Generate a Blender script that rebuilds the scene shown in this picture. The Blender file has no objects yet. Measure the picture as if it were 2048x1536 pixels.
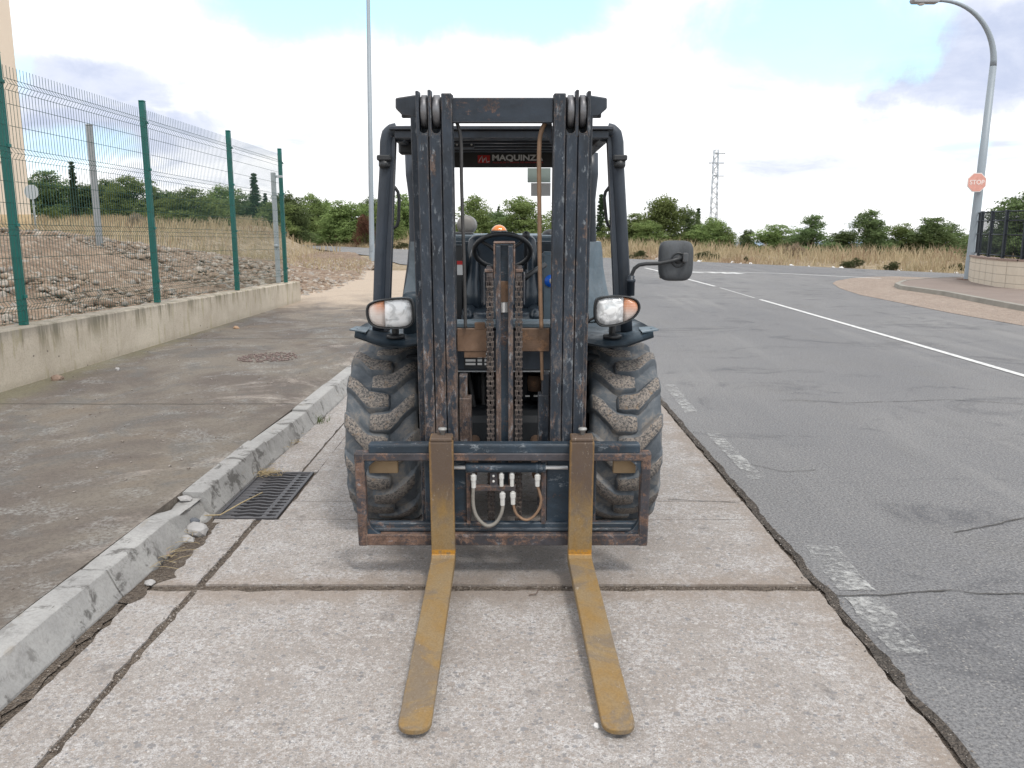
import bpy, bmesh, math, random
import numpy as np
from mathutils import Vector, Matrix, noise as mnoise
from math import radians, sin, cos, pi, tan, atan

SC = bpy.context.scene
COL = SC.collection
random.seed(7)
RNG = np.random.default_rng(11)

# ------------------------------------------------------------------ camera
F = 1680.0; TH = atan(316 / 1680.0); H = 1.55
cam_d = bpy.data.cameras.new('camera'); cam = bpy.data.objects.new('camera', cam_d)
COL.objects.link(cam); SC.camera = cam
cam.location = (0, 0, H); cam.rotation_euler = (pi / 2 - TH, 0, 0)
cam_d.sensor_width = 36; cam_d.lens = F / 2048 * 36
cam_d.clip_start = .05; cam_d.clip_end = 5000

# ------------------------------------------------------------------ colour management, sun
SC.render.engine = 'CYCLES'
SC.view_settings.view_transform = 'Standard'
try: SC.view_settings.look = 'None'
except Exception: pass
SC.view_settings.exposure = 0.42
SC.view_settings.gamma = 1.0
SC.cycles.max_bounces = 6; SC.cycles.transparent_max_bounces = 8
SUN_EL, SUN_AZ = radians(58), radians(150)     # azimuth clockwise from +Y
sun_d = bpy.data.lights.new('sun', 'SUN'); sun = bpy.data.objects.new('sun', sun_d)
COL.objects.link(sun)
sun_d.energy = 1.5; sun_d.angle = radians(11); sun_d.color = (1, .95, .88)
_sd = Vector((sin(SUN_AZ) * cos(SUN_EL), cos(SUN_AZ) * cos(SUN_EL), sin(SUN_EL)))
sun.rotation_euler = _sd.to_track_quat('Z', 'Y').to_euler()

# ------------------------------------------------------------------ pixel <-> world helpers (measurements from the photo)
_s, _c = sin(TH), cos(TH)
def ray(px, py):
    a = (px - 1024) / F; b = (768 - py) / F
    return Vector((a, b * _s + _c, b * _c - _s))
def G(px, py, z=0.0):
    d = ray(px, py); t = (z - H) / d.z
    return Vector((d.x * t, d.y * t, z))
def V(px, py, D):
    d = ray(px, py); t = D / d.y
    return Vector((d.x * t, D, H + d.z * t))

# ------------------------------------------------------------------ node helper
class T:
    def __init__(s, nt): s.nt = nt; nt.nodes.clear()
    def n(s, ty, ins=None, out=0, **p):
        nd = s.nt.nodes.new(ty)
        for k, v in p.items(): setattr(nd, k, v)
        for k, v in (ins or {}).items():
            if v is None: continue
            sk = nd.inputs[k]
            if isinstance(v, bpy.types.NodeSocket): s.nt.links.new(v, sk)
            else:
                if hasattr(sk.default_value, '__len__') and not hasattr(v, '__len__'): v = (v,) * len(sk.default_value)
                if hasattr(v, '__len__') and len(sk.default_value) == 4 and len(v) == 3: v = tuple(v) + (1,)
                sk.default_value = v
        return nd.outputs[out] if len(nd.outputs) else None
    def obj(s): return s.n('ShaderNodeTexCoord', out='Object')
    def pos(s): return s.n('ShaderNodeNewGeometry', out='Position')
    def noise(s, v, sc, det=4, ro=.55, dist=0): return s.n('ShaderNodeTexNoise', {'Vector': v, 'Scale': sc, 'Detail': det, 'Roughness': ro, 'Distortion': dist}, out=0)
    def ncol(s, v, sc, det=3): return s.n('ShaderNodeTexNoise', {'Vector': v, 'Scale': sc, 'Detail': det}, out=1)
    def vor(s, v, sc, feat='F1', out=0, rand=1): return s.n('ShaderNodeTexVoronoi', {'Vector': v, 'Scale': sc, 'Randomness': rand}, out=out, feature=feat)
    def m(s, op, a, b=0.0, c=0.0, cl=False):
        return s.n('ShaderNodeMath', {0: a, 1: b, 2: c}, operation=op, use_clamp=cl)
    def vm(s, op, a, b=(0, 0, 0), out=0): return s.n('ShaderNodeVectorMath', {0: a, 1: b}, out=out, operation=op)
    def st(s, f, lo, hi, a=0.0, b=1.0): return s.n('ShaderNodeMapRange', {0: f, 1: lo, 2: hi, 3: a, 4: b}, interpolation_type='SMOOTHSTEP')
    def sep(s, v, i): return s.n('ShaderNodeSeparateXYZ', {0: v}, out=i)
    def mix(s, f, a, b, bl='MIX'):
        nd = s.nt.nodes.new('ShaderNodeMix'); nd.data_type = 'RGBA'; nd.blend_type = bl
        for k, v in ((0, f), (6, a), (7, b)):
            if isinstance(v, bpy.types.NodeSocket): s.nt.links.new(v, nd.inputs[k])
            else:
                if hasattr(v, '__len__') and len(v) == 3: v = tuple(v) + (1,)
                nd.inputs[k].default_value = v
        return nd.outputs[2]
    def ramp(s, f, stops):
        nd = s.nt.nodes.new('ShaderNodeValToRGB'); s.nt.links.new(f, nd.inputs[0])
        e = nd.color_ramp.elements
        while len(e) > 1: e.remove(e[0])
        e[0].position = stops[0][0]; e[0].color = tuple(stops[0][1]) + (1,)
        for p, c in stops[1:]:
            x = e.new(p); x.color = tuple(c) + (1,)
        return nd.outputs[0]
    def bump(s, h, st=.5, dist=.01, nrm=None): return s.n('ShaderNodeBump', {'Height': h, 'Strength': st, 'Distance': dist, 'Normal': nrm})

def material(name):
    m = bpy.data.materials.new(name); m.use_nodes = True
    return m, T(m.node_tree)
def finish(t, col, rough=.8, metal=0.0, nrm=None, spec=.5, **kw):
    ins = {'Base Color': col, 'Roughness': rough, 'Metallic': metal, 'Normal': nrm, 'Specular IOR Level': spec}
    ins.update(kw)
    b = t.n('ShaderNodeBsdfPrincipled', ins)
    t.n('ShaderNodeOutputMaterial', {'Surface': b})

def plain(name, col, rough=.6, metal=0.0, var=.25, sc=12, **kw):
    m, t = material(name); v = t.obj()
    n = t.noise(v, sc, 5, .6)
    c = t.mix(n, tuple(x * (1 - var) for x in col), tuple(min(1, x * (1 + var)) for x in col))
    finish(t, c, rough, metal, t.bump(n, .15, .003), **kw)
    return m

# ------------------------------------------------------------------ world: sky with clouds
w = bpy.data.worlds.new('World'); SC.world = w; w.use_nodes = True
t = T(w.node_tree)
sky = t.n('ShaderNodeTexSky', sky_type='NISHITA', sun_disc=False, sun_elevation=SUN_EL, sun_rotation=SUN_AZ, dust_density=1.5)
dirv = t.n('ShaderNodeTexCoord', out='Generated')
dz = t.sep(dirv, 2)
# cloud-plane coordinates: direction divided by its height, so clouds flatten towards the horizon
den = t.m('ADD', t.m('MAXIMUM', dz, 0.0), .22)
cp = t.vm('DIVIDE', dirv, t.n('ShaderNodeCombineXYZ', {0: den, 1: den, 2: den}))
nbig = t.noise(cp, 1.1, 7, .6, .3)
nfine = t.noise(cp, 3.2, 8, .62, .4)
wisp = t.m('SUBTRACT', t.noise(dirv, 7, 7, .6, .3), .5)
wisp2 = t.m('SUBTRACT', t.noise(t.vm('ADD', dirv, (3.1, 1.7, 9.2)), 7, 7, .6, .3), .5)
def blob(px, py, rx, ry):
    c = ray(px, py).normalized(); t1 = c.cross(Vector((0, 0, 1))).normalized(); t2 = t1.cross(c)
    a = t.m('DIVIDE', t.vm('DOT_PRODUCT', dirv, tuple(t1), out=1), rx / F)
    b = t.m('DIVIDE', t.vm('DOT_PRODUCT', dirv, tuple(t2), out=1), ry / F)
    a = t.m('ADD', a, t.m('MULTIPLY', wisp, 1.8)); b = t.m('ADD', b, t.m('MULTIPLY', wisp2, 2.4))
    r = t.m('ADD', t.m('MULTIPLY', a, a), t.m('MULTIPLY', b, b))
    f = t.m('GREATER_THAN', t.vm('DOT_PRODUCT', dirv, tuple(c), out=1), 0)
    return t.m('MULTIPLY', t.st(r, 0.35, 1.7, 1, 0), f)
def addup(lst):
    r = None
    for px, py, rx, ry, k in lst:
        b = t.m('MULTIPLY', blob(px, py, rx, ry), k)
        r = b if r is None else t.m('MAXIMUM', r, b)
    return r
blue = addup([(600, 25, 190, 75, 1), (980, 10, 300, 85, 1), (1620, 70, 220, 85, .95), (1570, 120, 150, 50, .7), (140, 300, 110, 40, .3),
              (-300, 80, 200, 90, 1), (2500, 300, 260, 60, .8), (1690, 395, 60, 22, .25), (1890, 400, 80, 20, .4), (1920, 290, 40, 25, .4)])
grey = addup([(2010, 110, 230, 85, 1), (150, 165, 150, 50, .9), (210, 262, 190, 55, 1), (1640, 340, 130, 26, .62), (1600, 222, 70, 18, .38),
              (1770, 196, 80, 22, .3), (1985, 312, 110, 24, .5), (580, 295, 110, 14, .25), (670, 366, 80, 12, .25), (380, 290, 130, 40, .5),
              (420, 350, 150, 25, .25), (2300, 100, 200, 90, .9), (-250, 250, 220, 60, .6)])
# elsewhere (outside the photographed part) generic breaks of blue
gen = t.m('MULTIPLY', t.st(nbig, .56, .68), t.m('MAXIMUM', t.st(dz, .5, .62), t.st(t.sep(dirv, 1), .35, .1)))
bluem = t.m('MAXIMUM', blue, gen)
white = t.mix(t.st(nfine, .28, .52), (.74, .77, .83), (1.02, 1.02, 1.03))
cloud = t.mix(t.m('MULTIPLY', grey, t.st(nfine, .2, .75, 1.0, .7)), white, (.46, .515, .67))
skyc = t.mix(1.0, sky, (.15, .15, .15), 'MULTIPLY')
skyc = t.mix(1.0, skyc, (.20, .60, .78), 'ADD')
full = t.mix(bluem, cloud, skyc)
bg = t.n('ShaderNodeBackground', {'Color': full, 'Strength': 1.0})
# physical sky radiance is scaled by 0.15 above, clouds are given directly, so the background runs at unit strength
t.n('ShaderNodeOutputWorld', {'Surface': bg})

# ------------------------------------------------------------------ mesh builder
ROOT = {}
class MB:
    def __init__(s, M=None): s.v = []; s.f = []; s.mi = 0; s.M = M
    def raw(s, vs, fs, smooth=False, M=None):
        M = M or s.M; o = len(s.v)
        for p in vs:
            p = Vector(p); s.v.append(M @ p if M else p)
        for f in fs: s.f.append((tuple(i + o for i in f), s.mi, smooth))
        return s
    def frombm(s, bm, M=None, smooth=False):
        bm.verts.index_update()
        s.raw([v.co.copy() for v in bm.verts], [[v.index for v in f.verts] for f in bm.faces], smooth, M); bm.free(); return s
    def box(s, x0, x1, y0, y1, z0, z1, bev=.003, M=None, smooth=False, seg=1):
        bm = bmesh.new(); bmesh.ops.create_cube(bm, size=1)
        for v in bm.verts: v.co = Vector(((x0 + x1) / 2 + v.co.x * (x1 - x0), (y0 + y1) / 2 + v.co.y * (y1 - y0), (z0 + z1) / 2 + v.co.z * (z1 - z0)))
        bev = min(bev, .45 * min(abs(x1 - x0), abs(y1 - y0), abs(z1 - z0)))
        if bev > 0: bmesh.ops.bevel(bm, geom=bm.edges[:], offset=bev, segments=seg, affect='EDGES', profile=.5)
        return s.frombm(bm, M, smooth)
    def prism(s, pts, a0, a1, ax='y', bev=0, M=None, smooth=False, seg=1):
        """pts 2D polygon, extruded along axis ax from a0 to a1"""
        bm = bmesh.new()
        mk = {'y': lambda p, a: (p[0], a, p[1]), 'z': lambda p, a: (p[0], p[1], a), 'x': lambda p, a: (a, p[0], p[1])}[ax]
        A = [bm.verts.new(mk(p, a0)) for p in pts]; B = [bm.verts.new(mk(p, a1)) for p in pts]
        n = len(pts)
        bm.faces.new(A); bm.faces.new(B[::-1])
        for i in range(n): bm.faces.new([A[i], B[i], B[(i + 1) % n], A[(i + 1) % n]])
        bmesh.ops.recalc_face_normals(bm, faces=bm.faces[:])
        if bev: bmesh.ops.bevel(bm, geom=bm.edges[:], offset=bev, segments=seg, affect='EDGES', profile=.5)
        return s.frombm(bm, M, smooth)
    def tube(s, pts, r, seg=8, cap=True, closed=False, M=None, smooth=True, sx=1.0):
        pts = [Vector(p) for p in pts]; n = len(pts)
        rs = r if hasattr(r, '__len__') else [r] * n
        vs = []; fs = []; up = None
        for i, p in enumerate(pts):
            if closed: d = pts[(i + 1) % n] - pts[i - 1]
            else: d = pts[min(i + 1, n - 1)] - pts[max(i - 1, 0)]
            d.normalize()
            if up is None: up = d.cross(Vector((0.31, .17, .93))).normalized() if abs(d.z) < .95 else Vector((1, 0, 0))
            a = (up - d * up.dot(d)).normalized(); b = d.cross(a); up = a
            for k in range(seg):
                th = 2 * pi * (k + .5) / seg
                vs.append(p + (a * cos(th) * sx + b * sin(th)) * rs[i])
        m = n if closed else n - 1
        for i in range(m):
            j = (i + 1) % n
            for k in range(seg):
                k2 = (k + 1) % seg
                fs.append((i * seg + k, i * seg + k2, j * seg + k2, j * seg + k))
        if cap and not closed:
            fs.append(tuple(range(seg))[::-1]); fs.append(tuple((n - 1) * seg + k for k in range(seg)))
        return s.raw(vs, fs, smooth, M)
    def lathe(s, prof, c, axis='z', seg=24, M=None, smooth=True, caps=True):
        """prof: list of (radius, height)"""
        vs = []; fs = []; c = Vector(c)
        for r, h in prof:
            for k in range(seg):
                th = 2 * pi * k / seg; a, b = r * cos(th), r * sin(th)
                vs.append(c + Vector({'z': (a, b, h), 'x': (h, a, b), 'y': (b, h, a)}[axis]))
        n = len(prof)
        for i in range(n - 1):
            for k in range(seg):
                k2 = (k + 1) % seg
                fs.append((i * seg + k, i * seg + k2, (i + 1) * seg + k2, (i + 1) * seg + k))
        if caps:
            fs.append(tuple(range(seg))[::-1]); fs.append(tuple((n - 1) * seg + k for k in range(seg)))
        return s.raw(vs, fs, smooth, M)
    def rock(s, c, r, sub=2, amp=.35, flat=.7, seed=0):
        bm = bmesh.new(); bmesh.ops.create_icosphere(bm, subdivisions=sub, radius=1)
        o = Vector((seed * 3.7, seed * 1.3, 0))
        rr = random.Random(seed); sx = rr.uniform(.7, 1.2); sy = rr.uniform(.7, 1.2); q = Matrix.Rotation(rr.uniform(0, 6), 4, 'Z') @ Matrix.Rotation(rr.uniform(-.3, .3), 4, 'X')
        for v in bm.verts:
            k = 1 + amp * mnoise.noise(v.co * 1.3 + o) + amp * .4 * mnoise.noise(v.co * 3 + o)
            co = Vector((v.co.x * sx, v.co.y * sy, v.co.z * flat)) * k * r
            v.co = q @ co
            if v.co.z < -r * flat * .5: v.co.z = -r * flat * .5
            v.co += Vector(c)
        return s.frombm(bm)
    def build(s, name, mats, parent=None, loc=None):
        if parent is not None: loc = ROOT[parent]
        elif loc is None: loc = Vector((0, 0, 0))
        loc = Vector(loc)
        me = bpy.data.meshes.new(name)
        me.from_pydata([tuple(v - loc) for v in s.v], [], [f[0] for f in s.f])
        if not isinstance(mats, (list, tuple)): mats = [mats]
        for m in mats: me.materials.append(m)
        me.polygons.foreach_set('material_index', [f[1] for f in s.f])
        me.polygons.foreach_set('use_smooth', [f[2] for f in s.f])
        me.update()
        o = bpy.data.objects.new(name, me); COL.objects.link(o)
        if parent is not None: o.parent = parent
        else: o.location = loc
        ROOT[o] = loc
        return o

def tag(o, label=None, cat=None, group=None, kind=None):
    if label: o['label'] = label
    if cat: o['category'] = cat
    if group: o['group'] = group
    if kind: o['kind'] = kind
    return o
def thing(name, label, cat, loc, group=None):
    o = bpy.data.objects.new(name, None); COL.objects.link(o); o.location = loc; o.empty_display_size = .2
    ROOT[o] = Vector(loc)
    return tag(o, label, cat, group)
def struct(o, kind='structure'): o['kind'] = kind; return o
def fast_mesh(name, verts, faces, mats, loc=(0, 0, 0), smooth=False, parent=None, mi=None):
    """verts (n,3) numpy, faces (m,k) numpy"""
    me = bpy.data.meshes.new(name); n, k = faces.shape
    me.vertices.add(len(verts)); me.vertices.foreach_set('co', np.asarray(verts, dtype=np.float32).ravel())
    me.loops.add(n * k); me.loops.foreach_set('vertex_index', faces.astype(np.int32).ravel())
    me.polygons.add(n); me.polygons.foreach_set('loop_start', np.arange(0, n * k, k, dtype=np.int32))
    me.polygons.foreach_set('loop_total', np.full(n, k, dtype=np.int32))
    for m in (mats if isinstance(mats, (list, tuple)) else [mats]): me.materials.append(m)
    if mi is not None: me.polygons.foreach_set('material_index', mi.astype(np.int32))
    if smooth: me.polygons.foreach_set('use_smooth', np.ones(n, dtype=bool))
    me.update(calc_edges=True); me.validate()
    o = bpy.data.objects.new(name, me); COL.objects.link(o); o.location = loc
    if parent is not None: o.parent = parent
    ROOT[o] = Vector(loc)
    return o
def smooth01(x, a, b):
    k = np.clip((x - a) / (b - a), 0, 1); return k * k * (3 - 2 * k)

# ------------------------------------------------------------------ ground materials
def mat_concrete():
    m, t = material('slab_concrete'); p = t.pos()
    big = t.noise(p, .8, 5, .6, .4); mid = t.noise(p, 5, 6, .65, .5); fine = t.noise(p, 60, 6, .75); grit = t.noise(p, 260, 3, .7)
    c = t.mix(t.st(big, .35, .68), (.335, .302, .277), (.445, .422, .405))
    c = t.mix(t.m('MULTIPLY', t.st(t.m('ADD', t.m('MULTIPLY', mid, .5), t.m('MULTIPLY', fine, .5)), .46, .62), .75), c, (.565, .555, .56))           # pale worn patches
    c = t.mix(t.m('MULTIPLY', t.st(t.noise(p, 2.3, 6, .7, .8), .56, .74), .4), c, (.26, .22, .19))  # brown staining
    # exposed aggregate
    for sc, lo, amt in ((24, .74, .75), (42, .55, .85), (75, .45, .9), (130, .4, .85)):
        d = t.vor(p, sc); cc = t.vor(p, sc, out=1); rnd = t.sep(cc, 0); hue = t.sep(cc, 1)
        peb = t.m('MULTIPLY', t.st(t.m('ADD', d, t.m('MULTIPLY', t.m('SUBTRACT', fine, .5), .5)), .40, .30), t.m('GREATER_THAN', rnd, lo))
        pc = t.ramp(hue, [(0, (.13, .145, .17)), (.25, (.25, .26, .28)), (.5, (.36, .29, .24)), (.75, (.66, .65, .64)), (1, (.22, .18, .15))])
        c = t.mix(t.m('MULTIPLY', peb, amt), c, pc)
    c = t.mix(t.st(fine, .3, .72, 0, .4), c, (.22, .19, .17), 'MULTIPLY') if False else t.mix(t.st(fine, .60, .36, 0, .5), c, (.24, .21, .19))
    c = t.mix(t.st(grit, .60, .40, 0, .65), c, (.20, .18, .165))
    c = t.mix(t.st(grit, .66, .76, 0, .35), c, (.66, .64, .62))
    # dusty brown along the slab joints and the edge (x = -1.37, x = 1.33, y = 3.42)
    x = t.sep(p, 0); y = t.sep(p, 1)
    nz = t.m('MULTIPLY', t.m('SUBTRACT', mid, .5), .35)
    e1 = t.st(t.m('ADD', t.m('ABSOLUTE', t.m('SUBTRACT', y, 3.42)), nz), .02, .22, .5, 0)
    e2 = t.st(t.m('ADD', t.m('SUBTRACT', 1.34, x), nz), .0, .22, .45, 0)
    c = t.mix(t.m('MAXIMUM', e1, e2), c, (.235, .185, .145))
    # darker speckled patch centred where the machine stands
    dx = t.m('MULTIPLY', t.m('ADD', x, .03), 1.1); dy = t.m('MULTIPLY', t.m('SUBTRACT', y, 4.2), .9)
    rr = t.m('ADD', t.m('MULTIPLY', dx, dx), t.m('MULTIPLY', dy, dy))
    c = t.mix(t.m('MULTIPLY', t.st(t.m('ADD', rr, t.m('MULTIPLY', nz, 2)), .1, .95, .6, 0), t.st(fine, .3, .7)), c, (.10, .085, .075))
    sp = t.m('MULTIPLY', t.st(t.noise(p, 3.1, 5, .7, .5), .60, .70), t.st(fine, .38, .6, .0, .8))
    c = t.mix(sp, c, (.12, .11, .105))
    h = t.m('ADD', t.m('MULTIPLY', fine, .6), t.m('MULTIPLY', grit, .5))
    finish(t, c, .93, 0, t.bump(h, .55, .006), .25)
    return m
def mat_asphalt():
    m, t = material('worn_asphalt'); p = t.pos()
    v = t.vm('MULTIPLY', p, (1, .45, 1))
    big = t.noise(v, .25, 5, .6, .6); mid = t.noise(v, 1.3, 6, .7, .5); fine = t.noise(p, 75, 5, .8); grit = t.noise(p, 220, 2, .6)
    c = t.mix(t.st(big, .3, .7), (.200, .200, .207), (.270, .266, .264))
    c = t.mix(t.m('MULTIPLY', t.st(mid, .52, .70), .6), c, (.21, .205, .20))
    c = t.mix(t.m('MULTIPLY', t.st(t.noise(t.vm('MULTIPLY', p, (.5, .8, 1)), 1.4, 7, .75, 1.2), .52, .64), .72), c, (.110, .111, .120))
    d = t.vor(p, 80); cc = t.vor(p, 80, out=1)
    st = t.m('MULTIPLY', t.st(d, .5, .3), t.st(t.sep(cc, 0), .35, .8))
    c = t.mix(t.m('MULTIPLY', st, .75), c, t.ramp(t.sep(cc, 1), [(0, (.30, .30, .31)), (.5, (.38, .36, .33)), (1, (.18, .18, .20))]))
    c = t.mix(t.st(fine, .60, .38, 0, .8), c, (.065, .065, .07))
    trk = t.noise(t.vm('MULTIPLY', p, (1.6, .12, 1)), 1.1, 5, .6, .3); c = t.mix(t.st(trk, .52, .70, 0, .22), c, (.30, .295, .285))
    c = t.mix(t.st(grit, .64, .75, 0, .45), c, (.42, .41, .40))
    # pale dust towards the road edge next to the slab, and light scuffs
    x = t.sep(p, 0)
    c = t.mix(t.m('MULTIPLY', t.st(t.m('ADD', x, t.m('MULTIPLY', t.m('SUBTRACT', mid, .5), 1.2)), 1.2, 2.0, .35, 0), t.st(fine, .3, .6)), c, (.27, .265, .26))
    c = t.mix(t.m('MULTIPLY', t.st(t.noise(p, 4.5, 7, .8, .4), .64, .74), .5), c, (.36, .35, .34))
    # dusty earth drifting over the far right gutter
    h = t.m('ADD', fine, t.m('MULTIPLY', t.st(d, .1, .6), -.6))
    finish(t, c, .9, 0, t.bump(h, .7, .006), .3)
    return m
def mat_pavement():
    m, t = material('old_pavement_concrete'); p = t.pos()
    x = t.sep(p, 0); y = t.sep(p, 1)
    v = t.vm('MULTIPLY', p, (1, .8, 1))
    big = t.noise(v, .9, 6, .65, .6); mid = t.noise(v, 3.2, 7, .72, .6); fine = t.noise(p, 48, 6, .8); grit = t.noise(p, 190, 2, .7)
    c = t.mix(t.st(big, .36, .62), (.118, .098, .086), (.185, .162, .135))
    c = t.mix(t.m('MULTIPLY', t.st(t.noise(v, 1.7, 6, .7, 1), .50, .62), .65), c, (.13, .125, .118))
    c = t.mix(t.m('MULTIPLY', t.st(t.noise(p, 1.3, 5, .6, .4), .55, .7), .5), c, (.20, .16, .12))
    lich = t.m('MULTIPLY', t.st(mid, .5, .64), t.st(fine, .42, .6))
    c = t.mix(t.m('MULTIPLY', lich, .6), c, (.31, .31, .30))
    bare = t.m('MULTIPLY', t.st(t.m('ADD', t.noise(v, 1.1, 7, .72, .6), t.st(x, -3.0, -1.8, -.05, .06)), .56, .68), .6)
    c = t.mix(bare, c, (.38, .335, .295))
    c = t.mix(t.st(t.m('ADD', x, t.m('MULTIPLY', t.m('SUBTRACT', mid, .5), .8)), -4.0, -4.35, 0, .45), c, (.22, .21, .12))
    # washed-out dusty earth further along
    c = t.mix(t.st(t.m('ADD', y, t.m('MULTIPLY', t.m('SUBTRACT', big, .5), 9)), 13, 18), c, (.46, .375, .295))
    c = t.mix(t.st(fine, .56, .34, 0, .55), c, (.07, .06, .055))
    c = t.mix(t.st(grit, .64, .78, 0, .5), c, (.5, .48, .46))
    # slab joints every four metres
    jn = t.m('ADD', y, t.m('MULTIPLY', t.m('SUBTRACT', t.noise(p, 2.5, 5), .5), .10))
    jd = t.m('ABSOLUTE', t.m('SUBTRACT', t.m('MODULO', t.m('ADD', jn, 1.25), 4.02), 3.9))
    c = t.mix(t.st(jd, .006, .022, .8, 0), c, (.05, .042, .036))
    h = t.m('ADD', fine, t.m('MULTIPLY', grit, .5))
    finish(t, c, .92, 0, t.bump(h, .5, .006), .25)
    return m
def mat_kerb():
    m, t = material('kerb_concrete'); p = t.pos()
    mid = t.noise(p, 4, 6, .7, .4); fine = t.noise(p, 70, 5, .75)
    c = t.mix(t.st(mid, .3, .7), (.29, .285, .28), (.385, .38, .37))
    c = t.mix(t.m('MULTIPLY', t.st(t.noise(p, 9, 6, .7, .6), .50, .62), t.st(t.noise(p, 1.3, 3), .42, .54, 0, .9)), c, (.10, .095, .09))
    c = t.mix(t.m('MULTIPLY', t.st(t.noise(t.vm('MULTIPLY', p, (3, .8, 3)), 5, 5, .7), .6, .7), .4), c, (.27, .23, .18))
    c = t.mix(t.st(fine, .6, .3, 0, .35), c, (.16, .15, .14))
    finish(t, c, .9, 0, t.bump(fine, .4, .004), .3)
    return m
def mat_earth(name, a, b, cdark, sc=1.0, pale=(.5, .44, .37)):
    m, t = material(name); p = t.pos()
    big = t.noise(p, .5 * sc, 6, .65, .5); mid = t.noise(p, 4 * sc, 6, .75)
    c = t.mix(t.st(big, .35, .65), a, b)
    for s2, k in ((7 * sc, .65), (17 * sc, .6), (40 * sc, .5)):
        cc = t.vor(p, s2, out=1); d = t.vor(p, s2)
        f = t.m('MULTIPLY', t.st(d, .55, .3), t.m('GREATER_THAN', t.sep(cc, 0), .35))
        c = t.mix(t.m('MULTIPLY', f, k), c, t.ramp(t.sep(cc, 1), [(0, cdark), (.4, a), (.75, pale), (1, b)]))
    c = t.mix(t.st(mid, .6, .35, 0, .5), c, cdark)
    h = t.m('ADD', t.m('MULTIPLY', t.vor(p, 17 * sc), -1), t.m('ADD', mid, t.m('MULTIPLY', t.vor(p, 7 * sc), -.9)))
    finish(t, c, .95, 0, t.bump(h, .9, .03), .2)
    return m
M_CONC = mat_concrete(); M_ASPH = mat_asphalt(); M_PAVE = mat_pavement(); M_KERB = mat_kerb()
M_EARTH = mat_earth('stony_earth', (.22, .155, .11), (.30, .22, .16), (.085, .062, .048), 1.0, (.42, .36, .30))
M_GRIT = mat_earth('joint_grit', (.19, .155, .125), (.25, .205, .165), (.09, .07, .06), 6, (.36, .32, .28))
M_DGRIT = mat_earth('dark_joint_grit', (.115, .10, .088), (.16, .135, .115), (.05, .045, .04), 6, (.30, .27, .24))
M_FIELD = mat_earth('field_earth', (.26, .20, .13), (.33, .26, .17), (.12, .095, .06), .5)
M_DUST = mat_earth('gutter_dust', (.34, .27, .225), (.40, .325, .27), (.22, .18, .15), 2, (.45, .38, .33))

# ------------------------------------------------------------------ ground, road, pavements
GX0, GX1, GY0, GY1 = -1.605, -1.262, 4.30, 5.16            # grate opening
def sheet_with_hole(x0, x1, y0, y1, z, hole):
    hx0, hx1, hy0, hy1 = hole
    mb = MB()
    for a, b, c, d in ((x0, x1, y0, hy0), (x0, x1, hy1, y1), (x0, hx0, hy0, hy1), (hx1, x1, hy0, hy1)):
        mb.raw([(a, c, z), (b, c, z), (b, d, z), (a, d, z)], [(0, 1, 2, 3)])
    return mb
gmb = sheet_with_hole(-3000, 3000, -60, 46, -.03, (GX0, GX1, GY0, GY1))
gmb.raw([(-3000, 46, -.03), (3000, 46, -.03), (3000, 150, -2.4), (-3000, 150, -2.4), (-4000, 4000, -94), (4000, 4000, -94)], [(0, 1, 2, 3), (3, 2, 5, 4)])
struct(gmb.build('ground', M_FIELD))
# asphalt: from the slab edge out to the right, and the crossing road
def edge_pts(x0, y0, y1, step, amp, seed, slope=0):
    out = []; y = y0
    while y < y1:
        out.append((x0 + slope * (y - y0) + amp * (mnoise.noise(Vector((seed, y * 3, 0))) + .5 * mnoise.noise(Vector((seed, y * 11, 3)))), y)); y += step
    return out
farA, farB = Vector((-19.8, 74.6)), Vector((15.05, 27.8))
fd = (farB - farA).normalized(); fn = Vector((-fd.y, fd.x));  fn = fn if fn.y > 0 else -fn   # normal pointing beyond the road
FAR = [G(573, 488), G(745, 496), G(1200, 515), G(1600, 532), G(1940, 548)]
NEAR = [G(573, 490.5), G(745, 512), G(800, 528)]
far_line = [(FAR[0].x - 60, FAR[0].y + 90)] + [(p.x, p.y) for p in FAR] + [(24, 16), (60, -20)]
asph = edge_pts(1.36, -1.5, 27, .12, .03, 2.2, -.001)
NEARL = [(p.x, p.y) for p in (NEAR[2], NEAR[1], NEAR[0])] + [(NEAR[0].x - 60, NEAR[0].y + 84)]
poly = asph + [(-1.6, 29.5)] + NEARL + far_line + [(60, -1.5)]
bm = bmesh.new(); vs = [bm.verts.new((x, y, 0.0)) for x, y in poly]; f = bm.faces.new(vs)
bmesh.ops.triangulate(bm, faces=[f]); bmesh.ops.recalc_face_normals(bm, faces=bm.faces[:])
struct(MB().frombm(bm).build('road', M_ASPH))
# grit filling the joints lies just under slab and asphalt edges
struct(sheet_with_hole(-1.9, 1.75, -1.5, 27, -.004, (GX0, GX1, GY0, GY1)).build('joint_grit', [M_GRIT]))
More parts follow.
